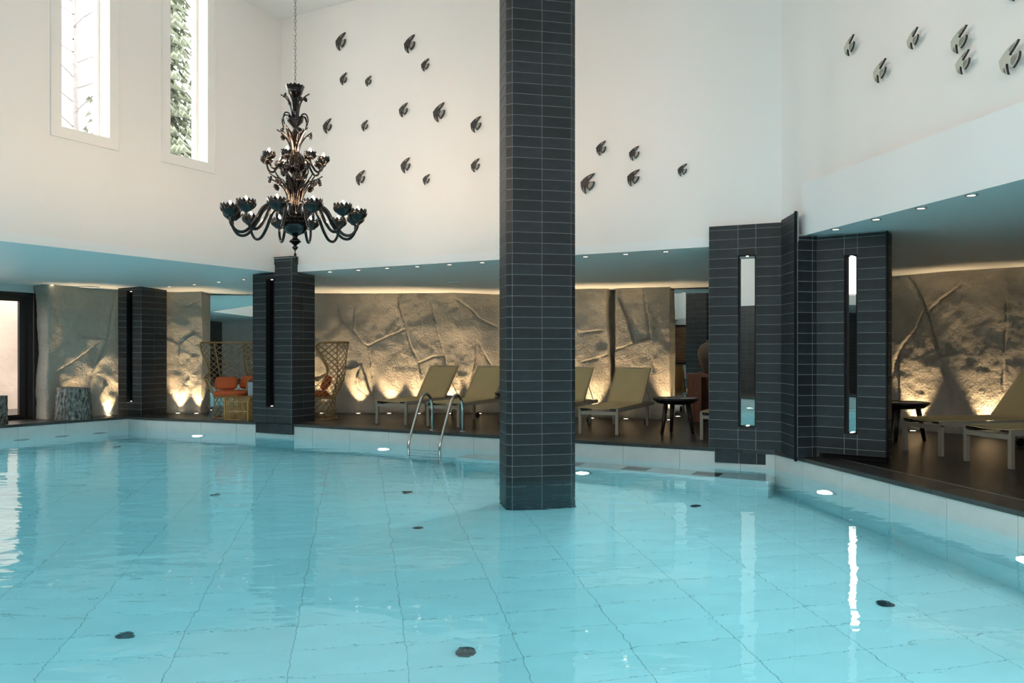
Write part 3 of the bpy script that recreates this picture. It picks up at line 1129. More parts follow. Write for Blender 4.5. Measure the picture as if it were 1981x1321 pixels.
# --- corner column beneath the chandelier
c2 = empty('tiled_column', (-4.494, 14.07, 0), math.atan2(UB.y, UB.x))
tag(c2, 'slate corner column with dark slot, between the two wicker armchairs', 'column')
W_, D_ = 0.90, 0.56
sl = (0.315, 0.505, 0.276, 2.47)
zt = 2.575
core = MB()
core.box(0, W_, 0.085, D_, 0.01, zt - .03)
slabs(core, V2(0, 0), X, W_, 0.01, zt - .02, sl, 0.085)
core.box(0.5, W_, 0, 0.15, zt - .03, 2.816)
core.build('core', M['grout'], c2)
tile_face(c2, V2(0, 0), X, [(0, .315), (.315, .505), (.505, .90)], 0.01, 2.80, slot=sl, zcap=lambda a0, a1: 2.82 if a0 > .5 else 2.555)
tile_face(c2, V2(W_, 0), Y, [(0, .28), (.28, .56)], 0.01, 2.545)
MB().box(W_, W_ + TT, 0.003, 0.15, 2.55, 2.81).build('tile', M['slate'], c2)
slot_parts(c2, V2(0, 0), X, sl, 0.08, M['darkmirror'])
pl = MB().box(.05, .88, .02, .5, -.18, .01).build('plinth', M['grout'], c2)
for a0, a1 in ((.05, .36), (.36, .6), (.6, .88)):
    put_tile(pl, V2(0, .02), X, a0, a1, -.18, .008, TT, M['slate'], 0.006)
put_tile(pl, V2(.88, .02), Y, 0, .2, -.18, .008, TT, M['slate'], 0.006)
MB().box(-.006, W_ + .016, -.016, -.012, .0, .012).build('edge_trim', M['slate_trim'], c2)
MB().box(.498, W_ + .016, -.016, .15, 2.816, 2.828).build('edge_trim', M['slate_trim'], c2)

# --- far left column
c1 = empty('tiled_column', (-7.53, 15.52, 0), math.radians(-20))
tag(c1, 'slate column with narrow dark slot, beside the granite stump', 'column')
W_, D_ = 0.56, 0.65
sl = (0.21, 0.355, 0.26, 2.38)
zt = 2.50
core = MB()
core.box(0, W_, 0.085, D_, 0.01, zt)
slabs(core, V2(0, 0), X, W_, 0.01, zt, sl, 0.085)
core.build('core', M['grout'], c1)
tile_face(c1, V2(0, 0), X, [(0, .21), (.21, .355), (.355, .56)], 0.01, 2.505, slot=sl)
tile_face(c1, V2(W_, 0), Y, [(0, .325), (.325, .65)], 0.01, 2.49)
slot_parts(c1, V2(0, 0), X, sl, 0.08, M['darkmirror'])
pl = MB().box(.27, .545, .02, .30, -.20, .01).build('plinth', M['grout'], c1)
put_tile(pl, V2(0, .02), X, .27, .545, -.2, .008, TT, M['slate'], 0.006)
put_tile(pl, V2(.545, .02), Y, 0, .28, -.2, .008, TT, M['slate'], 0.006)

# --- folded pier at the right corner
c3 = empty('tiled_pier', (0, 0, 0), 0)
tag(c3, 'folded slate pier with two bright mirror slots at the right pool corner', 'column')
A0, A1 = V2(2.50, 10.30), V2(3.30, 9.94)
B1 = V2(3.265, 9.33)
C1_ = V2(3.53, 9.40)
D1 = V2(4.13, 8.95)
dA = (A1 - A0).normalized()
dB = (B1 - A1).normalized()
dC = (C1_ - B1).normalized()
dD = (D1 - C1_).normalized()
nA, nD = Vector((dA.y, -dA.x)), Vector((dD.y, -dD.x))
WA, WB_, WC, WD = (A1 - A0).length, (B1 - A1).length, (C1_ - B1).length, (D1 - C1_).length
E1 = D1 - nD * 0.24
slA = (0.36, 0.575, 0.287, 2.436)
slD = (0.305, 0.445, 0.30, 2.33)
core = MB()
core.prism([tuple(A0 - nA * .085), tuple(A1 - nA * .085), tuple(A1 - nA * .25), tuple(A0 - nA * .25)], 0.01, 2.59)
core.obox(A0, dA, nA, 0, WA, -.085, -.03, 2.4, 2.81)
slabs(core, A0, dA, WA, 0.01, 2.815, slA, 0.085)
core.prism([tuple(A1), tuple(A1 - nA * .2 + dA * .1), tuple(C1_ - nD * .1), tuple(C1_), tuple(B1)][::-1], 0.012, 2.575)
Bn = Vector((dB.y, -dB.x))
core.obox(A1, dB, Bn, 0, WB_, -.03, 0, 2.5, 2.84)
core.obox(C1_, dD, nD, 0, WD, -.24, -.085, 0.065, 2.575)
slabs(core, C1_, dD, WD, 0.065, 2.575, slD, 0.085)
core.build('core', M['grout'], c3)
tile_face(c3, A0, dA, [(0, .36), (.36, .575), (.575, WA)], 0.01, 2.815, slot=slA)
tile_face(c3, A1, dB, [(0.0, WB_ - .02)], -0.02, 2.84)
tile_face(c3, B1, dC, [(0.02, WC - .06), (WC - .06, WC)], 0.01, 2.565)
tile_face(c3, C1_, dD, [(0, .305), (.305, .445), (.445, WD)], 0.065, 2.56, slot=slD)
dE = (E1 - D1).normalized()
tile_face(c3, D1, dE, [(0.01, .24)], 0.065, 2.55)
tile_face(c3, A0 - nA * .25, nA, [(0.0, .25)], 0.01, 2.52)
slot_parts(c3, A0, dA, slA, 0.08, M['mirror'])
slot_parts(c3, C1_, dD, slD, 0.08, M['mirror'])
MB().obox(B1, dB, Bn, -.02, .012, -.01, .016, -.03, 2.845).build('edge_trim', M['slate_trim'], c3)
MB().obox(D1, dD, nD, -.004, .014, -.02, .015, .06, 2.56).build('edge_trim', M['slate_trim'], c3)
pl = MB().obox(A0, dA, nA, .06, WA - .10, -.2, -.065, -.18, .01).build('plinth', M['grout'], c3)
for a0, a1 in ((.06, .36), (.36, .575), (.575, WA - .10)):
    put_tile(pl, A0 - nA * .065, dA, a0, a1, -.18, .008, TT, M['slate'], 0.006)
MB().obox(C1_, dD, nD, .05, WD - .02, -.22, -.06, 0, .066).build('plinth', M['slate_trim'], c3)

# ================================================================== FIXTURES
def ring_disc(mb, c, r0, r1, z0, z1, n=20):
    mb.lathe([(r0, z0), (r1, z0), (r1, z1), (r0, z1), (r0, z0)], n, c)

# recessed downlights in the soffit
def downlight(x, y, label, group):
    z = soffit_z(x, y)
    e = empty('downlight', (x, y, z))
    tag(e, label, 'downlight', group)
    if 'dl' not in M:
        m = MB()
        ring_disc(m, (0, 0, 0), .036, .052, -.006, .004)
        M['dl'] = m
        m2 = MB()
        m2.lathe([(.001, -.002), (.034, -.002), (.036, .003)], 16, (0, 0, 0))
        M['dl2'] = m2
    M['dl'].build('bezel', M['chrome'], e)
    M['dl2'].build('lens', M['downlight'], e)

for x, y in [(-9.4, 13.2), (-8.95, 14.0), (-8.35, 14.75), (-8.0, 15.3)]:
    downlight(x, y, 'small recessed downlight in the soffit above the granite stump', 'downlights above the left deck')
for x, y in [(-6.5, 15.4), (-5.95, 15.2), (-5.4, 14.95), (-4.85, 14.7)]:
    downlight(x, y, 'small recessed downlight in the soffit between the two left slate columns', 'downlights before the left mirror')
for x, y in [(-3.08, 13.72), (-2.54, 13.42), (-2.02, 13.12), (-1.50, 12.85), (-0.97, 12.57), (-0.45, 12.28)]:
    downlight(x, y, 'small recessed downlight in the back soffit above the pool ladder', 'downlights above the ladder')
for x, y in [(1.04, 11.48), (1.57, 11.20), (2.07, 10.92)]:
    downlight(x, y, 'small recessed downlight in the back soffit above the two right loungers', 'downlights before the pier')
for x, y in [(3.57, 8.95), (3.71, 8.27), (3.84, 7.62), (3.95, 6.98), (4.07, 6.35)]:
    downlight(x, y, 'small recessed downlight in the soffit along the right fascia', 'downlights along the right pool side')

# floor uplights washing the rock
UPCOL = (1.0, 0.70, 0.38)


def uplight(x, y, wx, wy, power, label, group, cone=62):
    x, y = x + wx * .05, y + wy * .05
    e = empty('floor_uplight', (x, y, 0))
    tag(e, label, 'uplight', group)
    m = MB()
    ring_disc(m, (0, 0, 0), .042, .062, -.004, .004)
    m.build('bezel', M['chrome'], e)
    MB().lathe([(.043, .001), (.001, .002)], 16).build('lens', M['uplens'], e)
    d = bpy.data.lights.new('uplight_beam', 'SPOT')
    d.energy = power
    d.color = UPCOL
    d.spot_size = math.radians(cone)
    d.spot_blend = 0.8
    d.shadow_soft_size = 0.03
    o = bpy.data.objects.new('uplight_beam', d)
    o.location = (0, 0, 0.012)
    dv = Vector((wx * .24, wy * .24, 1)).normalized()
    o.rotation_euler = dv.to_track_quat('-Z', 'Y').to_euler()
    o.parent = e
    COL.objects.link(o)

UPP = 130
g = 'uplights at the foot of the left rock wall'
uplight(-8.02, 15.05, -.7, .7, UPP, 'floor uplight hidden behind the granite stump at the rock wall', g)
uplight(-7.66, 15.45, -.7, .7, UPP * 1.2, 'floor uplight glowing between granite stump and slate column', g)
uplight(-6.60, 15.98, 0, 1, UPP, 'floor uplight beside the far left slate column', g)
uplight(-6.22, 15.95, 0, 1, UPP * .8, 'floor uplight at the rock edge by the left mirror', g)
g = 'uplights at the foot of the back rock wall'
for x, y in ((-3.75, 15.97), (-3.03, 15.95), (-2.42, 15.94), (-1.84, 15.93), (-1.23, 15.92), (-0.64, 15.92)):
    uplight(x, y, 0, 1, UPP, 'floor uplight at the back rock wall behind the left pair of loungers', g)
for x, y in ((0.3, 15.55), (0.85, 15.15)):
    uplight(x, y, .55, .83, UPP, 'floor uplight at the back rock wall behind the freestanding column', g)
for x, y in ((1.45, 14.83), (2.05, 14.66), (2.80, 14.46)):
    uplight(x, y, .28, .96, UPP, 'floor uplight at the back rock wall behind the right pair of loungers', g)
g = 'uplights at the foot of the right rock wall'
uplight(6.16, 12.52, .78, .62, UPP, 'floor uplight behind the black side table on the right deck', g)
uplight(6.82, 11.72, .7, .7, UPP, 'floor uplight beneath the right deck loungers', g)
uplight(7.75, 10.8, .7, .7, UPP, 'floor uplight beyond the right deck loungers', g)

# underwater lamps
POOLP = 190


def pool_lamp(P, n, z, label, group='round pool lamps in the pool walls', lit=True):
    e = empty('pool_lamp', (P.x, P.y, z), math.atan2(n.y, n.x))      # local +x points into the pool
    tag(e, label, 'pool lamp', group)
    def turned(prof, nn=24):
        m = MB()
        m.lathe(prof, nn)
        m.v = [(p[2], p[0], p[1]) for p in m.v]
        return m
    turned([(.085, 0), (.13, 0), (.13, .012), (.12, .02), (.085, .02), (.085, 0)]).build('bezel', M['chrome'] if lit else M['blackdot'], e, smooth=False)
    turned([(.086, .004), (.06, .012), (.001, .016)]).build('lens', M['poollens'] if lit else M['blackdot'], e)
    if lit:
        d = bpy.data.lights.new('pool_lamp_beam', 'SPOT')
        d.energy = POOLP
        d.color = (0.94, 1.0, 0.98)
        d.spot_size = math.radians(172)
        d.spot_blend = 0.9
        d.shadow_soft_size = 0.08
        o = bpy.data.objects.new('pool_lamp_beam', d)
        o.location = (0.06, 0, 0)
        o.rotation_euler = Vector((1, 0, -0.12)).to_track_quat('-Z', 'Y').to_euler()
        o.parent = e
        COL.objects.link(o)


def on_edge(i, f, off=0.0):
    a, b = POOL[i], POOL[(i + 1) % len(POOL)]
    d = (b - a).normalized()
    n = Vector((-d.y, d.x))
    return a.lerp(b, f) + n * off, n

P, n = on_edge(1, 0.30, 0.46); pool_lamp(P, n, WATER - .85, 'lit round lamp in the front of the submerged bench')
P, n = on_edge(1, 0.755); pool_lamp(P, n, WATER - .62, 'lit round pool lamp just left of the steel ladder')
P, n = on_edge(3, 0.50); pool_lamp(P, n, WATER - .5, 'lit round pool lamp in the pool wall below the wicker armchair')
P, n = on_edge(0, 0.88); pool_lamp(P, n, WATER - .42, 'lit round pool lamp in the right pool wall below the folded pier')
for f in (0.60, 0.32, 0.08):
    P, n = on_edge(0, f); pool_lamp(P, n, WATER - .5, 'lit round pool lamp further along the right pool wall')
for f in (0.15, 0.4, 0.65, 0.88):
    P, n = on_edge(8, f); pool_lamp(P, n, WATER - .5, 'lit round pool lamp in the near pool wall')
for f in (0.3, 0.6):
    P, n = on_edge(7, f); pool_lamp(P, n, WATER - .5, 'lit round pool lamp in the side pool wall')
P, n = on_edge(6, 0.6); pool_lamp(P, n, WATER - .6, 'lit round pool lamp in the left pool wall')
for f in (0.25, 0.55, 0.85):
    P, n = on_edge(5, f); pool_lamp(P, n, WATER - .35, 'dark round jet in the left pool wall below the sliding door', 'dark jets in the left pool wall', False)

# floor inlets
for x, y in [(-2.66, 5.58), (-0.31, 5.44), (2.83, 6.14), (-0.97, 8.35), (-1.3, 10.06), (-3.59, 9.83), (-6.76, 13.9), (2.11, 9.3)]:
    e = empty('floor_inlet', (x, y, POOLZ))
    tag(e, 'small dark domed inlet fitting on the pool floor', 'inlet', 'inlets on the pool floor')
    MB().lathe([(.062, 0), (.062, .01), (.05, .022), (.034, .026)], 20).build('flange', M['blackdot'], e, smooth=True)
    MB().lathe([(.036, .02), (.03, .04), (.018, .05), (.001, .053)], 20).build('cap', M['blackdot'], e, smooth=True)

# ceiling vent disc in the back soffit
z = soffit_z(-7.6, 15.3)
v = empty('ceiling_speaker', (-7.95, 15.25, soffit_z(-7.95, 15.25)))
tag(v, 'flat white round speaker cover in the soffit by the far left column', 'speaker')
MB().lathe([(.001, -.012), (.15, -.012), (.17, 0)], 28).build('cover', M['fascia'], v)
ring = MB(); ring_disc(ring, (0, 0, 0), .165, .185, -.006, .004, 28); ring.build('rim', M['fascia'], v)
v = empty('ceiling_speaker', (-1.0, 14.6, soffit_z(-1.0, 14.6)))
tag(v, 'flat white round speaker cover in the soffit above the loungers', 'speaker')
MB().lathe([(.001, -.012), (.12, -.012), (.14, 0)], 28).build('cover', M['fascia'], v)
ring = MB(); ring_disc(ring, (0, 0, 0), .135, .15, -.006, .004, 28); ring.build('rim', M['fascia'], v)

# ================================================================== POOL LADDER
lad = empty('pool_ladder', (-1.25, 12.72, 0), math.atan2(UB.y, UB.x))
tag(lad, 'polished steel pool ladder with two hooped rails', 'ladder')
for sx in (0.0, 0.56):
    path = spline([(sx, 0, -.01), (sx, 0, .18), (sx, -.005, .36), (sx, -.05, .50), (sx, -.15, .57), (sx, -.26, .54), (sx, -.34, .44),
                   (sx, -.47, .18), (sx, -.58, -.04), (sx, -.62, -.13), (sx, -.635, -.25), (sx, -.635, -.6), (sx, -.635, -1.25)], 5)
    MB().tube(path, 0.0215, 12).build('rail', M['steel'], lad, smooth=True)
    MB().lathe([(.022, .012), (.05, .010), (.055, 0)], 16, (sx, 0, 0)).build('deck_flange', M['steel'], lad, smooth=True)
for z in (-.33, -.62, -.92, -1.2):
    MB().box(0, .56, -.68, -.59, z - .012, z + .012).build('tread', M['steel'], lad)

# ================================================================== CHANDELIER
CHX, CHY = -2.405, 9.0
ch = empty('chandelier', (CHX, CHY, 0))
tag(ch, 'black glass chandelier with two tiers of candle arms, flowers and leaves', 'chandelier')
BG = M['blackglass']
chain = MB()
z = 4.17
k = 0
while z < CEIL - .02:
    pts = []
    for i in range(10):
        a = 2 * math.pi * i / 10
        u, w = .011 * math.cos(a), .024 * math.sin(a)
        pts.append((u, 0, z + .024 + w) if k % 2 else (0, u, z + .024 + w))
    chain.tube(pts, .0042, 5, closed=True)
    z += .037
    k += 1
chain.build('chain', M['chain'], ch, smooth=True)
MB().lathe([(.001, CEIL - .09), (.05, CEIL - .08), (.07, CEIL - .03), (.075, CEIL)], 20).build('ceiling_rose', M['chain'], ch, smooth=True)
# turned stem with its bulges
MB().lathe([(.001, 2.235), (.012, 2.245), (.032, 2.27), (.012, 2.295), (.018, 2.31), (.006, 2.325), (.006, 2.35), (.036, 2.385), (.015, 2.41),
            (.068, 2.45), (.045, 2.478), (.025, 2.49), (.03, 2.515), (.045, 2.525)], 24).build('finial', BG, ch, smooth=True)
MB().lathe([(.04, 2.52), (.10, 2.55), (.145, 2.61), (.15, 2.66), (.152, 2.70), (.158, 2.715), (.14, 2.71), (.10, 2.70), (.03, 2.70)], 32,
           scallop=((5,), 16, .016)).build('bowl', BG, ch, smooth=True)
MB().lathe([(.03, 2.70), (.035, 2.80), (.028, 2.95), (.04, 3.05), (.03, 3.18), (.05, 3.21), (.115, 3.27), (.12, 3.33), (.085, 3.39), (.04, 3.42),
            (.026, 3.50), (.03, 3.60), (.05, 3.65), (.028, 3.68), (.03, 3.72), (.085, 3.78), (.09, 3.81), (.05, 3.83), (.03, 3.86), (.032, 3.95), (.025, 4.02)], 24).build('stem', BG, ch, smooth=True)
MB().lathe([(.026, 3.98), (.045, 4.0), (.04, 4.03), (.075, 4.09), (.102, 4.165), (.094, 4.16), (.06, 4.09), (.005, 4.07)], 36,
           scallop=((4,), 14, .02)).build('top_cup', BG, ch, smooth=True)
for zz, r, lob in ((3.40, .07, 10), (3.80, .095, 12)):
    MB().lathe([(.03, zz - .03), (r * .8, zz - .01), (r, zz + .02), (r * .85, zz + .012), (.03, zz - .01)], 36, scallop=((2,), lob, .016)).build('collar', BG, ch, smooth=True)


def polar(r, z, a):
    return Vector((r * math.sin(a), -r * math.cos(a), z))


def make_cup(parent, a, r, z, R):
    """scalloped candle cup, bulb as a sub-part"""
    c = polar(r, z, a)
    cup = MB()
    h = R * 1.3
    cup.lathe([(R * .16, 0), (R * .50, h * .08), (R * .74, h * .30), (R * .88, h * .55), (R * 1.02, h * .84), (R * .94, h * .82), (R * .70, h * .45), (R * .1, h * .3)], 52,
              scallop=((4, 5), 13, R * .30))
    cup.lathe([(R * .76, h * .26), (R * .98, h * .42), (R * 1.08, h * .60), (R * .92, h * .50)], 52, scallop=((1, 2), 13, R * .20))
    cup.build('candle_cup', BG, parent, smooth=True, loc=c)
    b = MB()
    b.lathe([(.001, h * .3), (R * .10, h * .3), (R * .10, h * .85), (.001, h * .86)], 10)
    b.build('candle_sleeve', BG, parent, loc=c)
    b = MB()
    b.lathe([(.005, 0), (.015, .012), (.016, .024), (.010, .042), (.001, .056)], 12)
    b.build('flame_bulb', M['bulb'], parent, smooth=True, loc=c + Vector((0, 0, h * .86)))


def arms(n, a0, pts, rad, cupR):
    for i in range(n):
        a = a0 + 2 * math.pi * i / n
        p = spline([polar(r, z, a) for r, z in pts], 6)
        m = len(p)
        o = MB().tube(p, [rad * (1.15 - .3 * k / m) for k in range(m)], 8).build('arm', BG, ch, smooth=True)
        make_cup(o, a, pts[-1][0], pts[-1][1] - .005, cupR)

arms(12, 0.0, [(.06, 2.66), (.13, 2.74), (.25, 2.84), (.35, 2.80), (.44, 2.64), (.53, 2.535), (.62, 2.525), (.685, 2.60), (.695, 2.685)], .0175, .097)
arms(8, 0.0, [(.06, 3.30), (.10, 3.37), (.15, 3.37), (.19, 3.29), (.24, 3.225), (.29, 3.24), (.315, 3.31)], .0125, .066)


def leaf(pts, wid, a, serr=False, name='leaf'):
    """curved blade with a raised midrib: pts in (r, z)"""
    p = spline([polar(r, z, a) for r, z in pts], 6)
    side = Vector((math.cos(a), math.sin(a), 0))
    m = len(p)
    vs, fs = [], []
    for i, q in enumerate(p):
        t = i / (m - 1)
        w = wid * math.sin(math.pi * min(1, .12 + .88 * t)) ** .8
        if serr and i % 2:
            w *= .78
        tan = (p[min(i + 1, m - 1)] - p[max(i - 1, 0)]).normalized()
        nrm = tan.cross(side).normalized()
        w = max(w, .003)
        vs += [q - side * w + nrm * .004, q + nrm * (-.006), q + side * w + nrm * .004, q + nrm * .010]
    for i in range(m - 1):
        b = i * 4
        for k in range(4):
            l = (k + 1) % 4
            fs.append((b + k, b + l, b + 4 + l, b + 4 + k))
    fs.append((3, 2, 1, 0))
    b = (m - 1) * 4
    fs.append((b, b + 1, b + 2, b + 3))
    MB().add(vs, fs).build(name, BG, ch, smooth=True)


def flower(pts, a, R, stem=.006):
    p = spline([polar(r, z, a) for r, z in pts], 6)
    o = MB().tube(p, stem, 6).build('flower_stem', BG, ch, smooth=True)
    tip, dr = p[-1], (p[-1] - p[-2]).normalized()
    x = dr.orthogonal().normalized()
    y = dr.cross(x)
    f = MB()
    for k in range(6):
        c = 2 * math.pi * k / 6
        ctr = tip + (x * math.cos(c) + y * math.sin(c)) * R * .62 + dr * R * .15
        f.sphere(ctr, R * .42, 7, 5)
    f.sphere(tip + dr * R * .3, R * .32, 7, 5)
    f.build('flower', BG, o, smooth=True)

rd = math.radians
for i in range(8):
    a = rd(20 + 45 * i)
    flower([(.06, 2.72), (.075, 2.9), (.12, 3.02), (.20, 3.10), (.26, 3.08 if i % 2 else 3.12)], a, .042)
    leaf([(.05, 2.74), (.085, 2.95), (.14, 3.06), (.24, 3.13), (.31, 3.17)], .034, a + rd(22), name='leaf')
    leaf([(.05, 2.74), (.075, 2.92), (.11, 3.04), (.17, 3.12), (.22, 3.20)], .030, a + rd(10), True, 'serrated_leaf')
for i in range(6):
    leaf([(.045, 2.80), (.075, 2.95), (.10, 3.10), (.11, 3.22)], .055, rd(60 * i + 10), True, 'serrated_leaf')
for i in range(8):
    leaf([(.07, 3.33), (.12, 3.30), (.14, 3.24), (.12, 3.17)], .035, rd(45 * i + 22), True, 'serrated_leaf')
for i in range(5):
    a = rd(72 * i + 30)
    flower([(.035, 3.42), (.06, 3.54), (.12, 3.62), (.165, 3.62 if i % 2 else 3.65)], a, .034)
    leaf([(.035, 3.42), (.07, 3.54), (.13, 3.63), (.20, 3.69)], .028, a + rd(28))
    leaf([(.03, 3.42), (.055, 3.53), (.08, 3.63), (.10, 3.70)], .032, a - rd(20), True, 'serrated_leaf')
for i in range(6):
    leaf([(.05, 3.80), (.09, 3.855), (.13, 3.85), (.15, 3.79), (.135, 3.725)], .020, rd(60 * i + 20), name='curled_leaf')
for i in range(4):
    a = rd(90 * i + 40)
    flower([(.035, 3.83), (.05, 3.95), (.085, 4.03), (.12, 4.05 if i % 2 else 4.01)], a, .029)
    leaf([(.035, 3.83), (.055, 3.95), (.10, 4.04), (.165, 4.085)], .022, a + rd(45))

# ================================================================== BIRDS ON THE WALLS
def nb(l):
    return [((x - 1862) / 308.0 / 0.675, (595 - y) / 308.0) for x, y in l]
BIRD = nb([(1772, 572), (1790, 548), (1815, 515), (1850, 485), (1895, 458), (1945, 440), (1932, 466), (1908, 497), (1882, 528), (1866, 547), (1868, 560), (1885, 570),
           (1915, 572), (1950, 563), (1948, 600), (1935, 640), (1915, 672), (1889, 700), (1872, 678), (1858, 648), (1846, 630), (1835, 630), (1833, 650), (1837, 690),
           (1846, 746), (1825, 730), (1803, 700), (1788, 665), (1779, 625), (1777, 592)])
PAN = [nb([(1872, 526), (1896, 498), (1922, 468), (1897, 474), (1866, 502)]),
       nb([(1896, 582), (1939, 577), (1934, 610), (1915, 648), (1893, 678), (1880, 650), (1880, 610)]),
       nb([(1823, 655), (1828, 690), (1837, 730), (1817, 705), (1810, 670)])]


def ext_poly(poly, y0, y1, s):
    """poly in x,z extruded along y (front = y0 < y1), facing -y"""
    n = len(poly)
    vs = [(x * s, y0, z * s) for x, z in poly] + [(x * s, y1, z * s) for x, z in poly]
    tri = tessellate_polygon([[Vector((x, z, 0)) for x, z in poly]])
    fs = []
    for t in tri:
        a, b, c = (Vector(poly[i]) for i in t)
        if (b - a).cross(c - a) < 0:
            t = (t[0], t[2], t[1])
        fs.append(tuple(t))
        fs.append((t[2] + n, t[1] + n, t[0] + n))
    for i in range(n):
        j = (i + 1) % n
        fs.append((j, i, i + n, j + n))
    return MB().add(vs, fs)


def bird(P, d, t, z, h, pale, label, group):
    c = P + d * t
    e = empty('wall_bird', (c.x, c.y, z), math.atan2(d.y, d.x))
    e.rotation_euler = (0, rd(random.uniform(-4, 4) + (0 if pale else 3)), math.atan2(d.y, d.x))
    if not pale:
        e.scale = (.88, 1, 1.04)
    tag(e, label, 'bird ornament', group)
    th = .012 + .05 * h
    b = ext_poly(BIRD, -.012 - th, -.012, h).build('body', M['birdpale' if pale else 'birddark'], e)  # one kind of bird
    if pale:                                   # edge faces take the dark tone around the pale face
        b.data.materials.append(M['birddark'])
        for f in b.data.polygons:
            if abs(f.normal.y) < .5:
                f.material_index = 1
    for p in PAN:
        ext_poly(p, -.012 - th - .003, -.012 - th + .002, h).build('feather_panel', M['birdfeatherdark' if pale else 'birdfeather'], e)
    MB().box(-.012, .012, -.02, 0, -.012, .012).build('wall_peg', M['birddark'], e)

FLOCK = iter(['large dark bird ornament high on the back wall beside the chandelier chain',
              'large dark bird ornament high on the back wall with a small one just below',
              'small dark bird ornament just below a large high one on the back wall',
              'small dark bird ornament level with the chandelier top, nearest its chain',
              'smallest dark bird ornament beside another small one at the chandelier top',
              'medium dark bird ornament close beside the largest bird of the flock',
              'largest dark bird ornament in the middle of the back wall flock',
              'medium dark bird ornament beside the freestanding column, upper of two there',
              'medium dark bird ornament closest to the chandelier itself',
              'small dark bird ornament level with the one closest to the chandelier',
              'medium dark bird ornament low in the flock with a small one just below',
              'small dark bird ornament beside the freestanding column, lower of two there',
              'medium dark bird ornament lowest in the flock on the chandelier side',
              'small dark bird ornament lowest in the flock, just below a medium one'])
for t, z, h in [(1.347, 6.300, 0.272), (2.726, 6.010, 0.266), (3.018, 5.639, 0.184), (1.401, 5.681, 0.186), (1.913, 5.566, 0.158), (2.607, 5.002, 0.211), (3.276, 4.869, 0.277), (3.930, 4.600, 0.231), (1.060, 4.955, 0.232), (1.840, 4.860, 0.167), (2.647, 4.131, 0.227), (3.921, 3.993, 0.193), (1.755, 4.027, 0.234), (3.038, 3.873, 0.159)]:
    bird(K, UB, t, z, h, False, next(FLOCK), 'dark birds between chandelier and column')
for t, z, h in [(5.932, 4.009, 0.191), (6.409, 3.883, 0.188), (5.732, 3.546, 0.272), (6.395, 3.558, 0.222), (7.069, 3.591, 0.162)]:
    lab = {.191: 'small dark bird ornament above the largest bird beside the freestanding column', .188: 'small dark bird ornament directly above a medium one on the back wall',
           .272: 'largest dark bird ornament on the back wall close beside the freestanding column', .222: 'medium dark bird ornament beneath a smaller one above the slate pier',
           .162: 'smallest dark bird ornament on the back wall, nearest the folded pier'}[h]
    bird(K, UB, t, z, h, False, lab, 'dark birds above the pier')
for (t, z, h), lab in zip([(1.523, 4.437, 0.195), (2.028, 4.001, 0.215), (2.513, 4.136, 0.178), (3.105, 3.904, 0.213), (3.148, 3.695, 0.185), (3.660, 3.550, 0.241), (3.706, 4.098, 0.211)],
                          ['pale bird ornament on the right wall nearest the room corner', 'pale bird ornament on the right wall just above the deep fascia, second from the corner', 'smallest pale bird ornament high on the right wall, third from the corner',
                           'pale bird ornament on the right wall, upper one of a close pair', 'pale bird ornament on the right wall, lower one of a close pair',
                           'largest pale bird ornament on the right wall above the deep fascia', 'pale bird ornament on the right wall above the largest pale bird']):
    bird(P1, UR, t, z, h, True, lab, 'pale birds on the right wall')

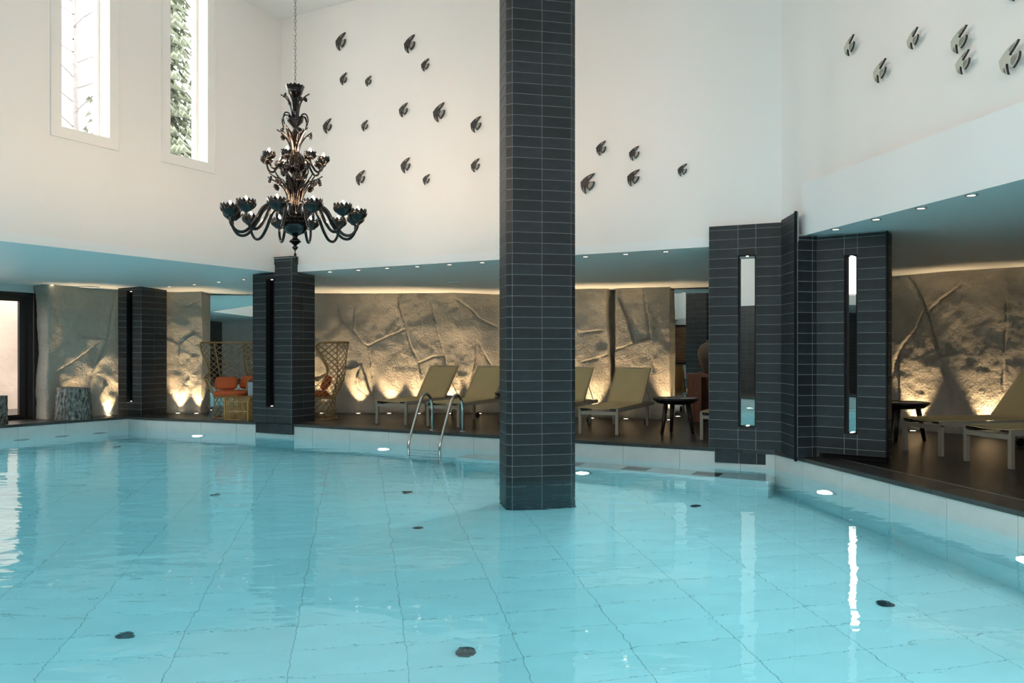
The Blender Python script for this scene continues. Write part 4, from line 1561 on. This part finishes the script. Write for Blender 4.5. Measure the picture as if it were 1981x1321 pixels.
# ================================================================== LOUNGERS
def make_lounger():
    """x across 0..0.62, y along 0..2.0, foot end at y = 0"""
    root = empty('sun_lounger')
    W, Lg, zt = 0.62, 2.0, 0.385
    fr = MB()
    for x in (0, W - .035):
        fr.box(x, x + .035, 0, Lg, zt - .055, zt)
    fr.box(.035, W - .035, 0, .03, zt - .095, zt - .045)
    fr.box(.035, W - .035, Lg - .03, Lg, zt - .055, zt)
    fr.box(.035, W - .035, 1.28, 1.31, zt - .05, zt - .02)
    fr.build('frame', M['frame'], root)
    for x in (0, W - .045):
        MB().box(x, x + .045, 0, .045, 0, zt - .04).build('leg', M['frame'], root)
        MB().box(x, x + .045, 1.62, 1.66, .0, zt - .05).build('leg', M['frame'], root)
    for x in (.05, W - .08):
        m = MB().lathe([(.001, 0), (.055, 0), (.055, .03), (.001, .03)], 18)
        m.v = [(p[2], p[0], p[1]) for p in m.v]
        m.build('wheel', M['rubber'], root, loc=(x, 1.70, .056))
    # seat sling with a soft sag
    def sheet(name, P0, vdir, ln, th=.010):
        nu, nv = 12, 14
        vs, fs = [], []
        up = Vector((0, -vdir[2], vdir[1]))
        for s in (0, 1):
            for j in range(nv + 1):
                for i in range(nu + 1):
                    u, v = i / nu, j / nv
                    sag = -.022 * math.sin(math.pi * u) * (0.35 + .65 * math.sin(math.pi * min(1, v + .12)))
                    p = Vector((.012 + u * (W - .024), P0[1], P0[2])) + Vector(vdir) * (v * ln) + up * (sag + (th if s else 0))
                    vs.append(p)
        n0 = (nu + 1) * (nv + 1)
        for j in range(nv):
            for i in range(nu):
                a = j * (nu + 1) + i
                q = (a, a + 1, a + nu + 2, a + nu + 1)
                fs.append(tuple(x + n0 for x in q))
                fs.append(tuple(reversed(q)))
        rim = [i for i in range(nu + 1)] + [j * (nu + 1) + nu for j in range(1, nv + 1)] + [nv * (nu + 1) + i for i in range(nu - 1, -1, -1)] + [j * (nu + 1) for j in range(nv - 1, 0, -1)]
        for k in range(len(rim)):
            a, b = rim[k], rim[(k + 1) % len(rim)]
            fs.append((b, a, a + n0, b + n0))
        return MB().add(vs, fs).build(name, M['sling'], root, smooth=True)
    sheet('seat_sling', (0, .0, zt + .004), (0, 1, 0), 1.30)
    for x in (.03, W - .13):
        MB().box(x, x + .10, -.004, .03, zt - .024, zt - .004).build('rail_cap', M['rubber'], root)
    ang = math.radians(48)
    bl_ = .76
    vd = (0, math.cos(ang), math.sin(ang))
    sheet('back_sling', (0, 1.30, zt + .006), vd, bl_)
    bf = MB()
    for x in (.004, W - .028):
        p0 = Vector((x + .012, 1.30, zt - .004))
        p1 = p0 + Vector(vd) * bl_
        bf.tube([p0, p1], .0125, 8)
    p = Vector((0, 1.30, zt)) + Vector(vd) * (bl_ - .012)
    bf.tube([(.016, p.y, p.z), (W - .016, p.y, p.z)], .0115, 8)
    bf.build('back_frame', M['frame'], root, smooth=True)
    st = Vector((0, 1.30, zt - .01)) + Vector(vd) * .40
    for x in (.03, W - .03):
        MB().tube([(x, st.y, st.z), (x, 1.86, zt - .02)], .008, 6).build('back_strut', M['frame'], root)
    return root

lp = make_lounger()
LS = [((-2.32, 13.80), None, 'khaki sling lounger next to the wicker armchair, behind the pool ladder'),
      ((-1.41, 13.36), None, 'khaki sling lounger beside the freestanding column, right behind the ladder rails'),
      ((0.09, 12.62), None, 'khaki sling lounger half hidden by the freestanding column, next to another lounger'),
      ((0.994, 12.16), None, 'khaki sling lounger in full view beside the black side table'),
      ((2.62, 11.32), None, 'khaki sling lounger mostly hidden behind the folded slate pier'),
      ((4.89, 10.17), 'R', 'khaki sling lounger on the right deck beside the black side table'),
      ((5.09, 9.15), 'R', 'khaki sling lounger on the right deck in front of another lounger')]
for i, (p, side, lab) in enumerate(LS):
    o = lp if i == 0 else copy_tree(lp)
    if side:
        xd = V2(.22, -.975)          # across, foot-left to foot-right
        o.scale = (1.06, 1, 1.05)
    else:
        xd = V2(.905, -.425)
    o.location = (p[0], p[1], 0)
    o.rotation_euler = (0, 0, math.atan2(xd.y, xd.x))
    tag(o, lab, 'lounger', 'sling loungers on the deck')

# ================================================================== SIDE TABLES
def make_stool():
    r = empty('side_table')
    MB().lathe([(.001, .44), (.20, .44), (.27, .455), (.33, .50), (.345, .525), (.338, .532), (.31, .522), (.001, .52)], 40).build('tray_top', M['blackwood'], r, smooth=True)
    for a in (200, 320, 80):
        c, s = math.cos(rd(a)), math.sin(rd(a))
        MB().tube([(.19 * c, .19 * s, .455), (.27 * c, .27 * s, 0)], [.036, .024], 10).build('leg', M['blackwood'], r, smooth=True)
    return r
st = make_stool()
TS = [((0.05, 13.68), 'round black wooden side table half hidden behind the freestanding column'),
      ((2.46, 12.22), 'round black wooden side table with three splayed legs beside a lounger'),
      ((5.42, 11.25), 'round black wooden side table against the slate pier on the right deck')]
for i, (p, lab) in enumerate(TS):
    o = st if i == 0 else copy_tree(st)
    o.location = (p[0], p[1], 0)
    o.rotation_euler = (0, 0, rd(12 * i))
    tag(o, lab, 'side table', 'black side tables')
for x, y, r, lab in ((2.38, 12.2, 20, 'folded leaflet lying on the black table beside the lounger'), (2.62, 12.12, -30, 'folded leaflet lying on the black table beside the lounger'),
                     (5.28, 11.2, 10, 'thin magazine lying on the black table by the slate pier'), (5.50, 11.12, -20, 'second magazine lying on the black table near its rim')):
    e = empty('magazine', (x, y, .521), rd(r))
    tag(e, lab, 'magazine', 'printed leaflets on the tables')
    MB().box(-.10, .10, -.07, .07, 0.001, .006).build('pages', M['greybox'], e)
    MB().box(-.102, .102, -.072, .072, .006, .008).build('cover', M['paper'], e)

# ================================================================== WOODEN TABLE WITH JAR
wt = empty('console_table', (3.06, 14.18, 0), math.atan2(UB.y, UB.x))
tag(wt, 'heavy red brown wooden table before the mirror', 'table')
MB().box(-.02, 1.25, 0, .36, .78, .84).build('table_top', M['wood'], wt)
for x in (.0, .96):
    for k in range(2):
        MB().box(x + k * .125, x + k * .125 + .118, .02, .34, 0, .78).build('leg_plank', M['wood'], wt)
jar = empty('clay_jar', (3.50, 14.12, .84))
tag(jar, 'big dark clay jar standing on the wooden table', 'jar')
MB().lathe([(.001, 0), (.15, 0), (.17, .03), (.235, .18), (.27, .32), (.265, .40), (.22, .48), (.15, .53), (.12, .545), (.125, .57), (.105, .565), (.09, .5), (.001, .48)], 36).build('body', M['vase'], jar, smooth=True)
m = MB()
m.tube([(.122 * math.cos(2 * math.pi * k / 28), .122 * math.sin(2 * math.pi * k / 28), .572) for k in range(28)], .010, 6, closed=True)
m.build('rim', M['vase'], jar, smooth=True)

# ================================================================== WICKER ARMCHAIRS
def make_wicker():
    """faces -y; base circle centred at the origin"""
    root = empty('wicker_armchair')
    def rz_(z):          # shell radius by height
        return float(np.interp(z, [0, .2, .40, .55, .72, .85, 1.1, 1.39], [.355, .335, .335, .43, .505, .525, .55, .585]))
    def half(z):         # half opening angle measured from the back
        return float(np.interp(z, [.40, .70, .74, .82, .95, 1.1, 1.25, 1.33, 1.39], [2.35, 2.35, 1.55, 1.22, 1.24, 1.42, 1.62, 1.66, 1.50]))
    def S(th, z):        # th = 0 straight back (+y)
        r = rz_(z)
        return Vector((r * math.sin(th) * 1.02, r * math.cos(th) * .92, z))
    def strand(mb, fn, t0, t1, n, ok, r):
        run = []
        for i in range(n + 1):
            t = t0 + (t1 - t0) * i / n
            th, z = fn(t)
            if ok(th, z):
                run.append(S(th, z))
            else:
                if len(run) > 1:
                    mb.tube(run, r, 4)
                run = []
        if len(run) > 1:
            mb.tube(run, r, 4)
    # base net
    net = MB()
    N = 17
    for s in (1, -1):
        for k in range(N):
            a = 2 * math.pi * k / N
            strand(net, lambda t: (a + s * t * 1.15, t * .40), 0, 1, 10, lambda th, z: True, .0065)
    net.build('base_lattice', M['rattan'], root)
    # back and arm net
    net = MB()
    for s in (1, -1):
        for k in range(-18, 19):
            a = k * .27
            strand(net, lambda t: (a + s * t * 2.5, .40 + t * .98), 0, 1, 46, lambda th, z: abs(th) <= half(z) and z <= 1.385, .0065)
    net.build('shell_lattice', M['rattan'], root)
    rim = MB()
    zs = [.40 + .99 * i / 60 for i in range(61)]
    left = [S(-half(z), z) for z in zs if z >= .72]
    right = [S(half(z), z) for z in zs if z >= .72]
    top = [S(-half(1.39) + 2 * half(1.39) * i / 30, 1.39) for i in range(1, 30)]
    rim.tube(left + top + right[::-1], .017, 8)
    for sgn in (1, -1):
        rim.tube([S(sgn * (1.5 + (2.35 - 1.5) * i / 14), .715) for i in range(15)], .017, 8)
        rim.tube([S(sgn * 2.35, .40 + .315 * i / 8) for i in range(9)], .017, 8)
    rim.build('rim', M['rattan'], root, smooth=True)
    for z, r in ((.012, .014), (.395, .018)):
        m = MB()
        m.tube([S(2 * math.pi * k / 40, z) for k in range(40)], r, 7, closed=True)
        m.build('hoop', M['rattan'], root, smooth=True)
    m = MB()
    m.lathe([(.001, .385), (.325, .385), (.325, .40), (.001, .40)], 32)
    m.build('seat_frame', M['rattan'], root)
    # inner upright rods of the back
    for th in (-.85, .85):
        m = MB()
        m.tube([S(th * (1 - .25 * (1 - (z - .5) / .88)), z) + Vector((0, -.02, 0)) for z in np.linspace(.5, 1.38, 14)], .011, 6)
        m.build('upright', M['rattan'], root, smooth=True)
    return root

wk = make_wicker()
wk.location = (-5.17, 15.06, 0)
wk.rotation_euler = (0, 0, rd(4))
tag(wk, 'high backed wicker armchair with orange cushions facing the pool', 'armchair', 'wicker armchairs')
wk2 = copy_tree(wk)
wk2.location = (-3.52, 14.74, 0)
wk2.rotation_euler = (0, 0, rd(-78))
tag(wk2, 'high backed wicker armchair turned side on, half hidden by the corner column', 'armchair', 'wicker armchairs')


def cushion(name, w, d, h, loc, rot, label, cat, group):
    """soft box: superellipse plan, pinched seam"""
    e = empty(name, loc)
    e.rotation_euler = rot
    tag(e, label, cat, group)
    n, m = 32, 10
    vs, fs = [], []
    for j in range(m + 1):
        ph = -math.pi / 2 + math.pi * j / m
        cz = math.copysign(abs(math.sin(ph)) ** .7, math.sin(ph)) * h / 2
        rr = abs(math.cos(ph)) ** .35
        for i in range(n):
            a = 2 * math.pi * i / n
            c, s = math.cos(a), math.sin(a)
            vs.append((math.copysign(abs(c) ** .45, c) * w / 2 * rr, math.copysign(abs(s) ** .45, s) * d / 2 * rr, cz))
    for j in range(m):
        for i in range(n):
            k = (i + 1) % n
            fs.append((j * n + i, j * n + k, (j + 1) * n + k, (j + 1) * n + i))
    MB().add(vs, fs).build('padding', M['orange'], e, smooth=True)
    mid = []
    for i in range(n):
        a = 2 * math.pi * i / n
        c, s = math.cos(a), math.sin(a)
        mid.append((math.copysign(abs(c) ** .45, c) * w / 2 * 1.002, math.copysign(abs(s) ** .45, s) * d / 2 * 1.002, 0))
    MB().tube(mid, .005, 5, closed=True).build('piping', M['orange'], e, smooth=True)

cushion('seat_cushion', .60, .54, .11, (-5.17, 14.98, .458), (0, 0, rd(4)), 'burnt orange seat cushion in the armchair facing the pool', 'cushion', 'orange cushions')
cushion('throw_pillow', .40, .24, .12, (-5.29, 15.02, .635), (rd(68), 0, rd(8)), 'burnt orange oblong pillow leaning in the armchair facing the pool', 'pillow', 'orange cushions')
cushion('throw_pillow', .38, .25, .11, (-4.97, 15.27, .64), (rd(70), 0, rd(-34)), 'burnt orange pillow behind the lattice arm of the facing armchair', 'pillow', 'orange cushions')
cushion('seat_cushion', .60, .54, .11, (-3.60, 14.73, .458), (0, 0, rd(-78)), 'burnt orange seat cushion in the side on armchair', 'cushion', 'orange cushions')
cushion('throw_pillow', .42, .27, .13, (-3.36, 14.68, .655), (rd(66), 0, rd(-84)), 'burnt orange pillow leaning in the side on armchair', 'pillow', 'orange cushions')

# cane footstool with rounded top
fs_ = empty('cane_footstool', (-4.79, 14.475, 0), rd(-20))
tag(fs_, 'golden cane footstool in front of the facing armchair', 'footstool')
w, d, h = .25, .19, .42
rods = MB()
for k in range(15):
    x = -w + 2 * w * k / 14
    rods.tube(spline([(x, -d, .01), (x, -d, .2), (x, -d, h - .08), (x, -d + .035, h - .015), (x, -d + .10, h), (x, d - .10, h), (x, d - .035, h - .015), (x, d, h - .08), (x, d, .2), (x, d, .01)], 3), .0075, 5)
rods.build('cane_hoops', M['cane'], fs_, smooth=True)
for sx in (-1, 1):
    side = MB()
    for k in range(9):
        y = -d + .03 + (2 * d - .06) * k / 8
        side.tube([(sx * w, y, .01), (sx * w, y, h - .02)], .0065, 5)
    side.build('side_canes', M['cane'], fs_)
for zz in (.02, .17, h - .075):
    rr = MB()
    rr.tube([(-w, -d, zz), (w, -d, zz), (w, d, zz), (-w, d, zz)], .009, 6, closed=True)
    rr.build('cross_band', M['cane'], fs_)
for sx in (-1, 1):
    rr = MB()
    rr.tube(spline([(sx * w, -d, .01), (sx * w, -d, h - .08), (sx * w, -d + .035, h - .012), (sx * w, -d + .10, h + .004), (sx * w, d - .10, h + .004), (sx * w, d - .035, h - .012), (sx * w, d, h - .08), (sx * w, d, .01)], 4), .016, 8)
    rr.build('corner_post', M['cane'], fs_, smooth=True)
bx = empty('card_box', (-4.60, 14.44, h + .017), rd(-20))
tag(bx, 'small pale grey upright box on the cane footstool', 'box')
MB().box(-.08, .08, -.05, .05, 0, .22).build('box_body', M['greybox'], bx)
MB().box(-.083, .083, -.053, .053, .22, .24).build('lid', M['greybox'], bx)

# ================================================================== GRANITE STUMPS
def stump(x, y, r, h, seed, label):
    e = empty('granite_stump', (x, y, 0))
    tag(e, label, 'stone stump', 'granite stumps')
    n, m = 64, 34
    A = np.arange(n) / n * 2 * math.pi
    Z = np.linspace(0, 1, m)
    AA, ZZ = np.meshgrid(A, Z, indexing='xy')
    ca, sa = np.cos(AA) * 3 + 20, np.sin(AA) * 3 + 20
    R = r * (1.06 - .12 * ZZ)
    R = R * (1 + .10 * (vnoise(ca * .5 + ZZ * .4, sa * .5, seed) - .5) + .13 * (vnoise(ca * 2.2, sa * 2.2 + ZZ * 1.6, seed + 1) - .5) + .06 * (vnoise(ca * 5, sa * 5 + ZZ * 7, seed + 2) - .5))
    top = h * (1 + .02 * np.cos(A + seed))
    vs = [(R[j, i] * math.cos(A[i]), R[j, i] * math.sin(A[i]) * .9, Z[j] * top[i]) for j in range(m) for i in range(n)]
    fs = [(j * n + i, j * n + (i + 1) % n, (j + 1) * n + (i + 1) % n, (j + 1) * n + i) for j in range(m - 1) for i in range(n)]
    MB().add(vs, fs).build('rough_side', M['granite'], e, smooth=True)
    rim = [vs[(m - 1) * n + i] for i in range(n)]
    c = (0, 0, h)
    MB().add([c] + rim, [(0, i + 1, (i + 1) % n + 1) for i in range(n)]).build('sawn_top', M['granite'], e)
stump(-7.93, 14.66, .285, .57, 3, 'rough granite stump seat against the rock wall')
stump(-8.86, 13.72, .29, .48, 8, 'low rough granite stump seat in front of the sliding door')

# ================================================================== OUTDOORS
g0 = [V2(60, -60), V2(60, 90), V2(-90, 90), V2(-90, -60)]
g1 = [V2(11.9, -3.9), V2(11.9, 17.9), V2(-18.9, 17.9), V2(-18.9, -3.9)]
gp = g0 + g1
gt = tessellate_polygon([[Vector((p.x, p.y, 0)) for p in g0], [Vector((p.x, p.y, 0)) for p in g1]])
gf = []
for t in gt:
    a, b, c = (gp[i] for i in t)
    gf.append(t if (b - a).cross(c - a) > 0 else (t[0], t[2], t[1]))
structure(tag(MB().add([(p.x, p.y, -.06) for p in gp], gf).build('floor_outdoor', M['ground']), 'pale ground outdoors', 'ground'))
# cream boulder wall across the terrace
ow = MB()
OP = DP + UL * 2.8 - UB * 3.2
vs, fs = [], []
nx_, nz_ = 40, 14
for i in range(nx_ + 1):
    for j in range(nz_ + 1):
        a, zz = -7 + 14 * i / nx_, 3.2 * j / nz_
        b = .5 * float(vnoise(np.array(a * .8 + 20), np.array(zz * .8), 5)) + .15 * float(vnoise(np.array(a * 2.5 + 40), np.array(zz * 2.5), 6)) - .25 * zz / 3
        p = OP + UL * a + UB * b
        vs.append((p.x, p.y, zz - .06))
for i in range(nx_):
    for j in range(nz_):
        k = i * (nz_ + 1) + j
        fs.append((k, k + 1, k + nz_ + 2, k + nz_ + 1))
structure(tag(ow.add(vs, fs).build('wall_terrace', M['outdoor'], smooth=True), 'cream rock wall outside beyond the sliding door', 'wall'))


def spruce(x, y, h, rbase, seed, label):
    rs = random.Random(seed)
    e = empty('spruce_tree', (x, y, -.06))
    tag(e, label, 'tree', 'trees outside the windows')
    MB().tube([(0, 0, 0), (0, 0, h * .5), (0, 0, h)], [.22, .12, .01], 8).build('trunk', M['bark'], e)
    vs, fs = [], []
    tiers = int(h * 3.2)
    for t in range(tiers):
        z = h * (.10 + .9 * t / tiers)
        r = rbase * (1 - z / h) ** .8 + .08
        nb_ = max(8, int(16 + r * 9))
        for k in range(nb_):
            a = rs.random() * 6.283
            ln = r * rs.uniform(.7, 1.1)
            zz = z + rs.uniform(-.15, .15)
            c, s = math.cos(a), math.sin(a)
            m = max(3, int(ln * 5))
            for q in range(m):
                f0 = (q + .3) / m
                rr = ln * f0
                zc = zz - .30 * ln * f0 ** 1.3 + .10 * ln * f0 ** 3
                for sgn in (-1, 1):
                    sp = rs.uniform(.16, .30) * (1.1 - .5 * f0)
                    px, py = rr * c, rr * s
                    qx, qy = (rr + sp * .8) * c - sgn * sp * s, (rr + sp * .8) * s + sgn * sp * c
                    wd = .085
                    n0 = len(vs)
                    vs += [(px, py, zc + wd), (px, py, zc - wd), (qx, qy, zc - .13 + rs.uniform(-.04, .02)), (px * 1.04, py * 1.04, zc + .0)]
                    fs += [(n0, n0 + 2, n0 + 3), (n0 + 1, n0 + 3, n0 + 2)]
    o = MB().add(vs, fs).build('foliage', M['spruce'], e)
    o['kind'] = 'stuff'

spruce(-9.1, 20.5, 15.0, 2.3, 4, 'tall green spruce filling the window nearest the room corner')


def bare_tree(x, y, h, seed, label):
    rs = random.Random(seed)
    e = empty('bare_tree', (x, y, -.06))
    tag(e, label, 'tree', 'trees outside the windows')
    MB().tube([(0, 0, 0), (.1, 0, h * .5), (0, .1, h)], [.16, .10, .02], 7).build('trunk', M['palebark'], e)
    tw = MB()
    def grow(p, d, ln, r, lev):
        q = p + d * ln
        tw.tube([p, (p + q) / 2 + Vector((rs.uniform(-.1, .1), rs.uniform(-.1, .1), .05)) * ln, q], [r, r * .8, r * .5], 4, caps=False)
        if lev:
            for k in range(4):
                f = rs.uniform(.35, 1)
                nd = (d + Vector((rs.uniform(-1, 1), rs.uniform(-1, 1), rs.uniform(-.3, .8))) * .8).normalized()
                grow(p + (q - p) * f, nd, ln * .62, r * .5, lev - 1)
    for k in range(26):
        z = h * (.25 + .72 * k / 26)
        a = rs.random() * 6.283
        grow(Vector((0, 0, z)), Vector((math.cos(a), math.sin(a), .5)).normalized(), (h - z) * .22 + .5, .035, 3)
    o = tw.build('twigs', M['palebark'], e)
    o['kind'] = 'stuff'

M['palebark'] = simple('pale_birch_bark', (0.17, 0.16, 0.155), 0.9, var=0.2, scale=8)
bare_tree(-14.6, 27.0, 15.0, 9, 'bare pale tree faintly seen through the second narrow window')
